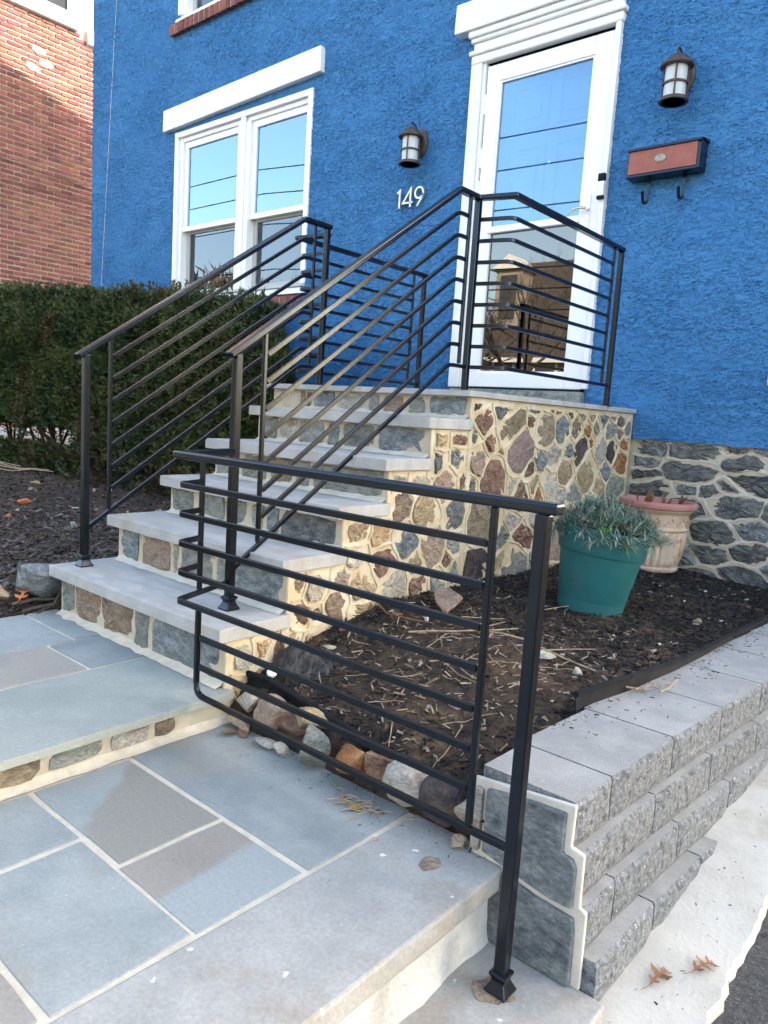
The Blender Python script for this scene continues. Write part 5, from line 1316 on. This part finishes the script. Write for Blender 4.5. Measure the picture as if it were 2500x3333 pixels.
me = ed.mesh('garden_edging'); fix_normals(me); tag(link('garden_edging', me, 'black_plastic'), 'black plastic lawn edging strip lying on the cap blocks', 'edging')
# black pipe / edging roll behind the rocks
pp = thing('edging_roll', 'black plastic edging and pipe half buried behind the rocks', 'edging', (-1.4, 1.43, -0.89))
child('strip', MB().bar([(-1.700, 1.415, -0.865), (-1.60, 1.430, -0.862), (-1.48, 1.420, -0.868), (-1.35, 1.405, -0.877), (-1.20, 1.392, -0.885), (-1.05, 1.387, -0.89)], 0.004, 0.075), 'black_plastic', pp)
child('pipe', MB().tube([(-1.705, 1.418, -0.822), (-1.62, 1.432, -0.822), (-1.50, 1.425, -0.830), (-1.36, 1.412, -0.842), (-1.2, 1.398, -0.85), (-1.05, 1.39, -0.856)], 0.010, 10), 'black_plastic', pp, True)
# crumpled landscape fabric
fbm = MB(); vs_ = []; n = 26
for j in range(n + 1):
    for i in range(n + 1):
        u_, v_ = i / n - .5, j / n - .5
        x = -1.60 + u_ * 0.19 - v_ * 0.03; y = 1.56 + v_ * 0.13 + u_ * 0.05
        h_ = 0.060 * math.exp(-((u_ + .15) ** 2 + v_ ** 2) * 9) + 0.040 * (0.5 - abs(noise.noise(Vector((u_ * 7, v_ * 5, 3))))) - 0.012 + 0.020 * (0.4 - abs(noise.noise(Vector((u_ * 13, v_ * 16, 8)))))
        vs_.append((x, y, bedz(x, y) + max(-0.012, h_)))
fbm.add(vs_, [(j * (n + 1) + i, j * (n + 1) + i + 1, (j + 1) * (n + 1) + i + 1, (j + 1) * (n + 1) + i) for j in range(n) for i in range(n)])
tag(link('landscape_fabric', fbm.mesh('landscape_fabric'), 'fabric_black'), 'crumpled black landscape fabric heaped at the foot of the steps', 'fabric')
cap = MB(); cap.lathe([(0.0, 0.010), (0.013, 0.010), (0.016, 0.007), (0.016, 0.0), (0, 0)], (0, 0, 0), 20)
o = link('pipe_cap', cap.mesh('pipe_cap'), 'white_plastic', smooth=True); o.location = (-1.655, 1.472, -0.822); o.rotation_euler = (R(28), R(20), 0)
tag(o, 'round white plastic cap by the corner of the steps', 'cap')

# ---- flat marks on the patio slab (a stain has its own shape)
stn = MB(); stn.prism([(-0.829 + 0.021 * math.cos(a) * (1 + .12 * math.sin(3 * a)), 1.206 + 0.028 * math.sin(a) * (1 + .1 * math.cos(5 * a))) for a in [2 * math.pi * i / 18 for i in range(18)]], 'z', ZP + 0.0012, ZP + 0.0022)
child('stain', stn, 'stone_N', patio)
mp_ = MB(); mp_.prism([(XP - 0.008 + 0.038 * math.cos(a) * (1 + .22 * math.sin(4 * a)), YP - 0.012 + 0.036 * math.sin(a) * (1 + .25 * math.cos(3 * a))) for a in [2 * math.pi * i / 22 for i in range(22)]], 'z', ZB + 0.0008, ZB + 0.0025)
child('grout', mp_, 'stone_N', step)

# ================================================================== MULCH, CHIPS, PEBBLES (stuff)
def chips(name, n, region, zf, L0, L1, m, seed, thin=0.35, flat=0.35, dens=None):
    r_ = np.random.default_rng(seed); V = []; F = []
    pts = []
    while len(pts) < n:
        x = r_.uniform(region[0], region[1]); y = r_.uniform(region[2], region[3])
        if dens and r_.random() > dens(x, y): continue
        pts.append((x, y))
    for x, y in pts:
        z = zf(x, y) + r_.uniform(-0.002, 0.008)
        L = r_.uniform(L0, L1); W = L * r_.uniform(0.18, 0.5) * (thin / 0.35); T = L * r_.uniform(0.08, 0.18)
        a = r_.uniform(0, 6.283); e = r_.normal(0, flat); ro = r_.normal(0, 0.5)
        d = Vector((math.cos(a) * math.cos(e), math.sin(a) * math.cos(e), math.sin(e))); s = d.cross(Vector((0, 0, 1))).normalized(); u = s.cross(d)
        s2 = s * math.cos(ro) + u * math.sin(ro); u2 = u * math.cos(ro) - s * math.sin(ro)
        c = Vector((x, y, z)); b = len(V); k1, k2 = r_.uniform(0.3, 1), r_.uniform(0.3, 1)
        for i, kk in ((-1, k1), (1, k2)):
            V += [c + d * (L * .5 * i) + s2 * (W * .5 * kk) , c + d * (L * .5 * i) + u2 * (T * kk), c + d * (L * .5 * i) - s2 * (W * .5 * kk)]
        F += [(b, b + 1, b + 4, b + 3), (b + 1, b + 2, b + 5, b + 4), (b + 2, b, b + 3, b + 5), (b, b + 2, b + 1), (b + 3, b + 4, b + 5)]
    mb = MB(); mb.v = [tuple(v) for v in V]; mb.f = F; mb.mi = [0] * len(F)
    o = link(name, mb.mesh(name), m); kind(o, 'stuff'); return o
inbed = lambda x, y: 1.0 if (x > -1.715 and x < capx(y) - 0.01) else 0.0
def near_black(x, y):
    if not inbed(x, y): return 0
    k = 1.0
    d = ((x + 1.15) ** 2 / 0.09 + (y - 1.82) ** 2 / 0.06)
    if d < 1: k = 0.05
    elif d < 2.5: k = 0.55
    return k
chips('mulch', 15000, (-1.71, -0.60, 1.36, 4.18), bedz, 0.008, 0.028, 'mulch_black', 1, dens=near_black)
chips('wood_litter', 520, (-1.70, -0.75, 1.38, 2.6), bedz, 0.006, 0.040, 'wood_straw', 2, thin=0.2, dens=lambda x, y: inbed(x, y) * (0.15 + 0.85 * math.exp(-((x + 1.2) ** 2 / .12 + (y - 1.75) ** 2 / .12))))
chips('mulch_brown_chips', 2200, (-1.70, -0.75, 1.36, 2.6), bedz, 0.006, 0.024, 'mulch_brown', 3, dens=lambda x, y: inbed(x, y) * (0.2 + 0.8 * math.exp(-((x + 1.15) ** 2 / .12 + (y - 1.85) ** 2 / .15))))
chips('pale_chips', 280, (-1.70, -0.62, 1.36, 4.1), lambda x, y: bedz(x, y) + 0.003, 0.008, 0.024, 'pebble', 4, thin=0.7, flat=0.2, dens=lambda x, y: inbed(x, y) * (0.25 + 0.75 * math.exp(-((x + 0.95) ** 2 / .05 + (y - 1.95) ** 2 / .25))))
inleft = lambda x, y: 1.0 if (y > 1.36 + max(0, x + 2.8) or x < -2.80) and y > 0.55 else 0.0
chips('leaf_mulch', 17000, (-8.2, -2.72, 0.6, 3.6), lambda x, y: leftz(x, y) + 0.004, 0.012, 0.040, 'mulch_brown', 5, thin=0.5, dens=inleft)
chips('grey_mulch', 3600, (-5.5, -2.76, 0.7, 2.6), lambda x, y: leftz(x, y) + 0.006, 0.012, 0.042, 'mulch_grey', 6, thin=0.5, dens=lambda x, y: inleft(x, y) * math.exp(-((x + 3.1) ** 2 / 2.0 + (y - 1.5) ** 2 / .8)))
chips('gravel', 150, (-6.5, -2.78, 0.7, 2.9), lambda x, y: leftz(x, y) + 0.01, 0.02, 0.055, 'pebble', 7, thin=0.8, dens=inleft)
chips('bed_crumbs', 320, (-0.80, -0.45, 1.6, 3.2), lambda x, y: -0.743 + 0.001, 0.004, 0.013, 'mulch_black', 8, flat=0.05, dens=lambda x, y: 1.0 if capx(y) < x < wallx(y, 0) - 0.01 and random.random() < math.exp(-(x - capx(y)) / 0.05) else 0)
chips('patio_crumbs', 150, (-1.65, -0.75, 0.95, 1.36), lambda x, y: ZP + 0.0015, 0.003, 0.010, 'mulch_brown', 9, flat=0.05, dens=lambda x, y: math.exp(-(1.34 - y) / 0.06))
chips('drive_crumbs', 90, (-0.46, -0.30, 1.3, 2.6), lambda x, y: drive_z(y) + 0.002, 0.003, 0.010, 'mulch_black', 10, flat=0.05)

# ================================================================== TWIGS
def twig(x, y, L, a, seed, m='wood_straw', r=0.0028, zf=bedz, lift=0.01, label=None, group=None, fork=False):
    r_ = random.Random(seed); pts = []; dx, dy = math.cos(a), math.sin(a)
    b = r_.uniform(-.12, .12)
    for i in range(6):
        t = i / 5; px_ = x + dx * L * (t - .5) - dy * b * L * math.sin(math.pi * t); py_ = y + dy * L * (t - .5) + dx * b * L * math.sin(math.pi * t)
        pts.append(Vector((px_, py_, zf(px_, py_) + lift + r_.uniform(-.002, .006) + 0.006 * t)))
    mb = MB(); mb.tube(pts, r, 5, r * 0.6)
    if fork:
        q = pts[3]; mb.tube([q, q + Vector((dx - dy * .9, dy + dx * .9, 0.08)).normalized() * L * .2, q + Vector((dx - dy * .7, dy + dx * .7, 0.1)).normalized() * L * .38], r * 0.7, 5, r * .35)
    me = mb.mesh('twig'); o = link('twig', me, m); c = pts[0].copy(); me.transform(Matrix.Translation(-c)); o.location = c
    return tag(o, label or 'dry straw coloured twig lying on the soil of the right flower bed', 'twig', group or 'dry twigs scattered on the right flower bed')
rs = random.Random(12)
n = 0
while n < 46:
    x = rs.gauss(-1.2, 0.17); y = rs.gauss(1.75, 0.20)
    if not inbed(x, y) or y < 1.40 or x < -1.66: continue
    L = rs.choice([.06, .08, .10, .13, .17, .05]) * rs.uniform(.8, 1.2); a = rs.gauss(0.15, 0.7)
    twig(x, y, L, a, n, r=rs.uniform(.0011, .0024), fork=rs.random() < .25, lift=rs.uniform(.004, .014)); n += 1
for i, (x, y, L, a) in enumerate(((-1.30, 1.98, .36, .75), (-1.06, 2.02, .40, .1), (-1.36, 2.05, .26, -.5))):
    twig(x, y, L, a, 100 + i, m='wood_straw' if i != 2 else 'bark_red', r=.0038, fork=True, lift=.016, label='' + ('long forked bare branch slanting across the brown soil behind the railing', 'long forked bare branch lying level behind the tall front post', 'red stemmed forked branch crossing the slanting branch on the soil')[i], group='long branches on the right flower bed')
twig(-1.55, 1.96, .34, -0.25, 200, m='bark_red', r=.0028, lift=.03, label='long red stemmed twig lying over black mulch near the slate piece')
twig(-1.27, 2.50, .18, 1.0, 201, r=.0024, lift=.02, label='curved pale twig at the left foot of the teal pot')
for i in range(3): twig(-0.735 + .03 * i, 2.03 + .05 * i, .10 + .03 * i, .6 + .5 * i, 210 + i, r=.0036, zf=lambda x, y: -0.743, lift=.008, label='broken straw coloured twig lying on the cap blocks beside the edging', group='twigs on the cap blocks')
for i in range(20):
    twig(-1.10 + rs.gauss(0, .055), 1.262 + rs.gauss(0, .020), rs.uniform(.03, .10), rs.gauss(.1, .8), 230 + i, r=.0017, zf=lambda x, y: ZP, lift=.004, label='short dry stalk lying on the blue flagstone below the rocks', group='dry stalks on the patio')
for i in range(9):
    twig(-6.9 + rs.gauss(0, .45), 2.75 + rs.gauss(0, .12), rs.uniform(.5, 1.1), rs.gauss(.1, .3), 300 + i, r=.007, zf=leftz, lift=.03, label='long bare pale stick lying at the left foot of the hedge', group='sticks under the hedge')
for i in range(3):
    twig(-2.84 + .03 * i, 1.30 + .02 * i, .20, 1.2 + .3 * i, 270 + i, r=.009 - .002 * i, zf=leftz, lift=.03, m='bark', label='brown branch piece leaning on the grey boulder by the bottom step', group='branch pieces by the grey boulder')

# ================================================================== FALLEN LEAVES
def oak_leaf(x, y, z, L, a, seed, label, m='oak_leaf'):
    r_ = random.Random(seed); mb = MB()
    def sp(t, off, side):          # point on the curled blade: along the midrib, out along a lobe
        return Vector((t * L, side * off * L, L * (0.05 + 0.16 * math.sin(t * 2.8) + 0.55 * off * off + 0.05 * math.sin(t * 11 + seed) * off * 4)))
    ts = [0.0, 0.08, 0.17, 0.27, 0.36, 0.46, 0.56, 0.66, 0.75, 0.84, 0.92, 1.0]
    ws = [0.012, 0.03, 0.055, 0.045, 0.04, 0.06, 0.05, 0.04, 0.055, 0.04, 0.03, 0.004]
    for side in (-1, 1):
        vs_ = []
        for t, w_ in zip(ts, ws): vs_ += [sp(t, 0, side), sp(t, w_, side)]
        mb.add(vs_, [(2 * i, 2 * i + 1, 2 * i + 3, 2 * i + 2) for i in range(len(ts) - 1)])
        for t0, t1, ln in ((0.10, 0.24, 0.20), (0.36, 0.56, 0.36), (0.66, 0.82, 0.30), (0.86, 0.97, 0.15)):
            ln *= r_.uniform(.8, 1.15); tm = (t0 + t1) / 2
            wa = 0.045
            p = [sp(t0, wa, side), sp(tm - .01, ln * .55 + .02, side), sp(tm + .10, ln + .03, side), sp(t1 + .005, ln * .5 + .02, side), sp(t1, wa, side)]
            q1 = sp(tm - .045, ln * .72, side); q2 = sp(tm + .10, ln * .62, side)
            mb.add([p[0], p[1], q1, p[2], q2, p[3], p[4]], [(0, 1, 5, 6), (1, 2, 3, 4, 5)])
    mb.tube([(0, 0, L * .04), (-L * .2, 0.02 * L, L * .03), (-L * .36, 0.06 * L, L * .01)], L * .012, 5)
    me = mb.mesh('oak_leaf'); o = link('oak_leaf', me, m, smooth=True); o.location = (x, y, z); o.rotation_euler = (0, 0, a)
    return tag(o, label, 'leaf')
oak_leaf(-0.428, 1.455, drive_z(1.47) + .004, .066, 1.35, 1, 'curled brown oak leaf on the concrete strip nearer the block wall')
oak_leaf(-0.372, 1.545, drive_z(1.55) + .004, .062, 1.1, 5, 'curled brown oak leaf on the concrete strip nearer the asphalt')
oak_leaf(-2.80, 1.20, -0.80, .12, 2.4, 3, 'orange brown oak leaf in front of the grey boulder', 'orange_leaf')
for i, (x, y) in enumerate(((-1.72 + .05, 1.405), (-1.66, 1.42), (-1.61, 1.40), (-1.60, 1.30), (-1.56, 1.29))):
    rot = Matrix.Rotation(rs.uniform(0, 6), 4, 'Z')
    mb = curled_leaf((0, 0, 0), .05, .014, rot, 60 + i, .25); me = mb.mesh('dead_leaf'); o = link('dead_leaf', me, 'dry_leaf', smooth=True); o.location = (x, y, -0.90 if y > 1.35 else ZP + .004)
    tag(o, 'brown curled dead leaf among the stones by the bottom of the steps', 'leaf', 'dead leaves by the steps corner')
mb = curled_leaf((0, 0, 0), .035, .012, Matrix.Rotation(1.0, 4, 'Z'), 77, .1); o = link('yellow_leaf', mb.mesh('yellow_leaf'), 'yellow_leaf', smooth=True); o.location = (-1.095, 1.235, ZP + .002)
tag(o, 'small yellow leaf on the blue flagstone below the dry stalks', 'leaf')
for i, (x, y) in enumerate(((-4.9, 3.25), (-4.6, 3.3), (-5.3, 3.3), (-5.9, 3.15), (-6.3, 3.05))):
    mb = curled_leaf((0, 0, 0), .10, .035, Matrix.Rotation(rs.uniform(0, 6), 4, 'Z'), 80 + i, .2); o = link('dead_leaf', mb.mesh('dead_leaf'), 'orange_leaf' if i < 2 else 'dry_leaf', smooth=True); o.location = (x, y, hedge_top(x) - 0.0 - (0.08 if i > 2 else 0))
    tag(o, 'fallen tan or orange leaf caught on top of the yew hedge', 'leaf', 'leaves on the hedge top')

# ================================================================== BRICK HOUSE ON THE LEFT
bh = thing('brick_house', 'red brick house wall at the left with white stone sills and sunlit top', 'house', (-14, 6, -0.9))
XBk = -12.6
bw = MB(); bw.box(-20, XBk - 0.008, 3.2, 16.0, -1.2, 9.5); wallb = child('wall', bw, 'brick_mortar', bh)
child('roof', MB().prism([(2.8, 9.51), (16.5, 9.51), (9.6, 12.5)], 'x', -20.3, -12.3), 'roof_dark', bh)
rs = random.Random(21)
proto = MB().box(-0.10, 0.008, -0.0945, 0.0945, -0.0255, 0.0255).mesh('brick'); proto.materials.append(MATS['brick_red'])
mid = MB().box(-0.10, 0.008, -0.046, 0.046, -0.0275, 0.0275).mesh('brick'); mid.materials.append(MATS['brick_red'])
farb = MB(); near = 0
sills = [(3.2, 6.365, 5.853, 6.075), (6.535, 8.4, 5.72, 5.945)]
cand = []
row = 0; z = -0.9
while z < 9.3:
    y = 3.32 + (0.1065 if row % 2 else 0)
    while y < 15.9:
        yc, zc = y + rs.uniform(-.003, .003), z + rs.uniform(-.0025, .0025)
        y += 0.213
        if any(a - 0.1 < yc < b + 0.1 and c - 0.02 < zc < d + 1.3 for a, b, c, d in sills): continue
        if 4.2 < yc < 7.4 and 0.5 < zc < 6.6: cand.append((yc, zc))
        elif 2 < yc < 9: 
            farb.box(XBk - 0.1, XBk, yc - 0.0945, yc + 0.0945, zc - 0.0255, zc + 0.0255)
    z += 0.0762; row += 1
cand.sort(key=lambda c: (abs(c[0] - 5.6) > 1.25, -((c[1] - 1.0) * 0.01), rs.random()))
vis = [c for c in cand if 4.45 < c[0] < 6.95 and 1.0 < c[1] < 6.2]
rs.shuffle(vis)
keep = set(vis[:298])
for c in cand:
    if c in keep:
        d = rs.uniform(-.003, .003)
        o = bpy.data.objects.new('brick', proto); COL.objects.link(o); o.parent = wallb
        o.location = (XBk - bh.location.x + d, c[0] - bh.location.y, c[1] - bh.location.z); o.rotation_euler = (rs.uniform(-.012, .012), 0, 0)
    else:
        d = rs.uniform(-.003, .003); farb.box(XBk - 0.1, XBk + 0.008 + d, c[0] - 0.0945, c[0] + 0.0945, c[1] - 0.0255, c[1] + 0.0255)
o = child('brick', farb, 'brick_red_far', wallb); kind(o, 'stuff')
for a, b, c, d in sills:
    w_ = child('window', MB().box(XBk - 0.09, XBk - 0.005, a + 0.1, b - 0.1, d, d + 1.3), 'far_glass', bh)
    child('sill', MB().box(XBk - 0.1, XBk + 0.07, a, b, c, d), 'white_paint', w_, bevel=0.006)
    child('frame', MB().box(XBk - 0.08, XBk + 0.02, b - 0.18, b - 0.02, d + 0.001, d + 1.3), 'white_paint', w_)
for i, (y, z) in enumerate(((5.72, 5.33), (5.62, 5.05), (5.83, 5.17))):
    child('paint_patch', MB().prism([(y - .10, z - .02), (y - .03, z - .05), (y + .10, z - .045), (y + .12, z + .01), (y + .02, z + .045), (y - .08, z + .05)], 'x', XBk + 0.0115, XBk + 0.0135), 'white_paint', bh)
cab = MB()
for z0, z1 in ((3.62, 3.36), (3.24, 3.20), (3.27, 3.22)):
    cab.tube([(XBk + 0.03, 4.4 + 0.3 * i, z0 + (z1 - z0) * i / 10 - 0.02 * math.sin(i * 0.6)) for i in range(11)], 0.006 if z0 > 3.5 else 0.0035, 5)
child('cable', cab, 'wires', bh)

# ================================================================== ACROSS THE STREET (seen in the glass)
def far_house(x0, x1, y0, y1, z1, zr, label, wm):
    t = thing('street_house', label, 'house', ((x0 + x1) / 2, y1, -1.3))
    child('wall', MB().box(x0, x1, y0, y1, -1.5, z1), wm, t)
    ms = MB(); ms.add([(x0 - .2, y1 + .25, z1), (x1 + .2, y1 + .25, z1), (x1 - .3, y1 - .9, zr), (x0 + .3, y1 - .9, zr), (x0 - .2, y0, z1), (x1 + .2, y0, z1), (x1 - .3, y0, zr), (x0 + .3, y0, zr)], [(0, 1, 2, 3), (1, 5, 6, 2), (4, 0, 3, 7), (3, 2, 6, 7), (5, 4, 7, 6), (4, 5, 1, 0)])
    roof = child('roof', ms, 'house_shingle', t)
    nwin = int((x1 - x0) / 1.6)
    for i in range(nwin):
        xc = x0 + (x1 - x0) * (i + .5) / nwin
        w_ = child('window', MB().box(xc - .4, xc + .4, y1 + .0, y1 + .03, 1.0, 2.4), 'far_glass', t); child('frame', MB().box(xc - .5, xc + .5, y1 - .01, y1 + .02, .9, 2.5), 'white_paint', w_)
        if i % 2 == 0:
            d = child('dormer', MB().box(xc - .55, xc + .55, y1 - .9, y1 + .1, z1 + 1.2, zr - .4), 'house_cream', roof); 
            child('dormer_roof', MB().prism([(xc - .75, zr - .41), (xc + .75, zr - .41), (xc, zr + .15)], 'y', y1 - .9, y1 + .25), 'white_paint', roof)
            child('dormer_window', MB().box(xc - .35, xc + .35, y1 + .1, y1 + .12, z1 + 1.45, zr - .6), 'far_glass', roof)
    child('fascia', MB().box(x0 - .25, x1 + .25, y1 + .25, y1 + .32, z1 - .15, z1 + .02), 'white_paint', t)
    child('chimney', MB().box(x1 - 2.2, x1 - 1.7, y1 - 1.6, y1 - 1.1, zr - .5, zr + 0.9), 'house_grey', t)
far_house(-16.1, -9.0, -24, -16.0, 2.3, 5.95, 'cream house with dark mansard roof across the street', 'house_cream')
far_house(-7.5, 0.5, -25, -16.5, 4.4, 6.6, 'grey house across the street facing the driveway', 'house_grey')
far_house(2.5, 11, -25, -16.0, 4.0, 6.2, 'cream house across the street at the right', 'house_cream')
def bare_tree(x, y, h, seed, label):
    r_ = random.Random(seed); t = thing('bare_tree', label, 'tree', (x, y, -1.4)); tr_ = MB(); tw = MB()
    def br(mb, p, d, L, r, dep):
        q = p + d * L; mid_ = p + d * L * .5 + Vector((r_.uniform(-.06, .06), r_.uniform(-.06, .06), 0)) * L
        mb.tube([p, mid_, q], r, 5 if dep > 1 else 4, r * .6)
        if dep == 0: return
        for k in range(3 if dep > 2 else 2 + (r_.random() < .5)):
            nd = (d + Vector((r_.gauss(0, .55), r_.gauss(0, .55), r_.gauss(.12, .3)))).normalized()
            br(tw, p.lerp(q, r_.uniform(.6, 1)), nd, L * r_.uniform(.6, .8), r * .55, dep - 1)
    br(tr_, Vector((x, y, -1.45)), Vector((0, 0, 1)), h * .28, .16, 6)
    child('trunk', tr_, 'bark', t); child('crown', tw, 'bark', t)
bare_tree(-10.6, -9.2, 8.0, 1, 'bare street tree in front of the cream mansard house')
bare_tree(-13.5, -10.0, 8.5, 7, 'second bare street tree in front of the mansard house')
bare_tree(-19.5, -12, 10, 2, 'bare street tree left of the mansard house')
bare_tree(-26.0, -14, 11, 3, 'bare tree far along the street')
bare_tree(-31.0, -16, 9, 4, 'bare tree at the far end of the street')
# a far bank of bare trees at the end of the street, one mass
fr_ = np.random.default_rng(8); nF = 9000
FX = fr_.uniform(-75, -24, nF); FY = -22 + (FX + 24) * 0.25 + fr_.normal(0, 2.0, nF)
FH = 6.0 + 3.0 * np.sin(FX * 0.21) + 2.0 * np.sin(FX * 0.53 + 1)
FP = np.stack([FX, FY, -1.5 + (FH + 1.5) * fr_.random(nF) ** 0.7], 1); FD = np.stack([fr_.normal(0, .4, nF), fr_.normal(0, .4, nF), np.ones(nF)], 1); FD /= np.linalg.norm(FD, axis=1)[:, None]
kind(leaf_mesh('far_trees', FP, FD, np.full(nF, 1.3), np.full(nF, 0.22), 'bark', None, blades=3), 'stuff')
# overhead wires above the street
for i, (z, y) in enumerate(((6.0, -8.2), (6.9, -8.0), (4.1, -8.6), (4.6, -8.5), (7.6, -7.8), (3.6, -8.8))):
    m = MB(); m.tube([(-60 + 8 * k, y, z - 0.9 + 0.9 * ((k % 5 - 2) / 2.0) ** 2) for k in range(12)], 0.018, 5)
    o = link('utility_wire', m.mesh('utility_wire'), 'wires'); tag(o, 'dark overhead utility wire above the street', 'wire', 'overhead wires above the street')
# added board fence out of view, blocks low sky mirrored in left railing
fe = thing('sky_blocker_fence', 'added unseen board fence hiding low sky from the left railing', 'fence', (3.0, 4.7, -0.7))
for i in range(9):
    y = 3.8 + i * 0.2; child('board', MB().box(2.985, 3.01, y + .004, y + .196, -1.3, 1.62 + .01 * (i % 3)), 'blocker_fence_wood', fe)
for z in (-.4, 1.1): child('rail', MB().box(3.011, 3.05, 3.8, 5.6, z, z + .09), 'blocker_fence_wood', fe)
# added evergreens out of view: high crowns keep low sun off the yard
for q, (x, y, r) in enumerate(((6.0, 10.6, 2.3), (9.6, 11.0, 2.6), (13.6, 11.5, 2.8))):
    t = thing('sun_blocker_tree', ('added sun blocking evergreen nearest the driveway beyond the right picture edge', 'middle added sun blocking evergreen of the row beyond the driveway', 'farthest added sun blocking evergreen of the row beyond the driveway')[q], 'tree', (x, y, -1.0))
    m = MB(); m.tube([(x, y, -1.9), (x + .1, y, 3), (x, y, 8)], .22, 8, .08); child('trunk', m, 'bark', t)
    bm = bmesh.new(); bmesh.ops.create_icosphere(bm, subdivisions=4, radius=1.0)
    for v in bm.verts:
        k = 1 + .22 * noise.noise(v.co * 3 + Vector((q * 9, 0, 0))) + .12 * noise.noise(v.co * 8)
        v.co = Vector((x + v.co.x * r * k, y + v.co.y * r * k * .8, 5.9 + v.co.z * 3.1 * k))
    me = bpy.data.meshes.new('crown'); bm.to_mesh(me); bm.free(); o = link('crown', me, 'evergreen', t); me.transform(Matrix.Translation(-t.location))

for me in bpy.data.meshes:
    if me.name.split('.')[0] in ('stone', 'riser_stone', 'tread', 'handrail', 'bar', 'bottom_bar', 'flagstone', 'edge_slab', 'post', 'upright', 'landing_slab', 'facing_stone', 'pointing', 'corner_mortar', 'mortar', 'riser', 'body', 'rim', 'cap', 'foot', 'frieze', 'core', 'side_wall'):
        fix_normals(me)
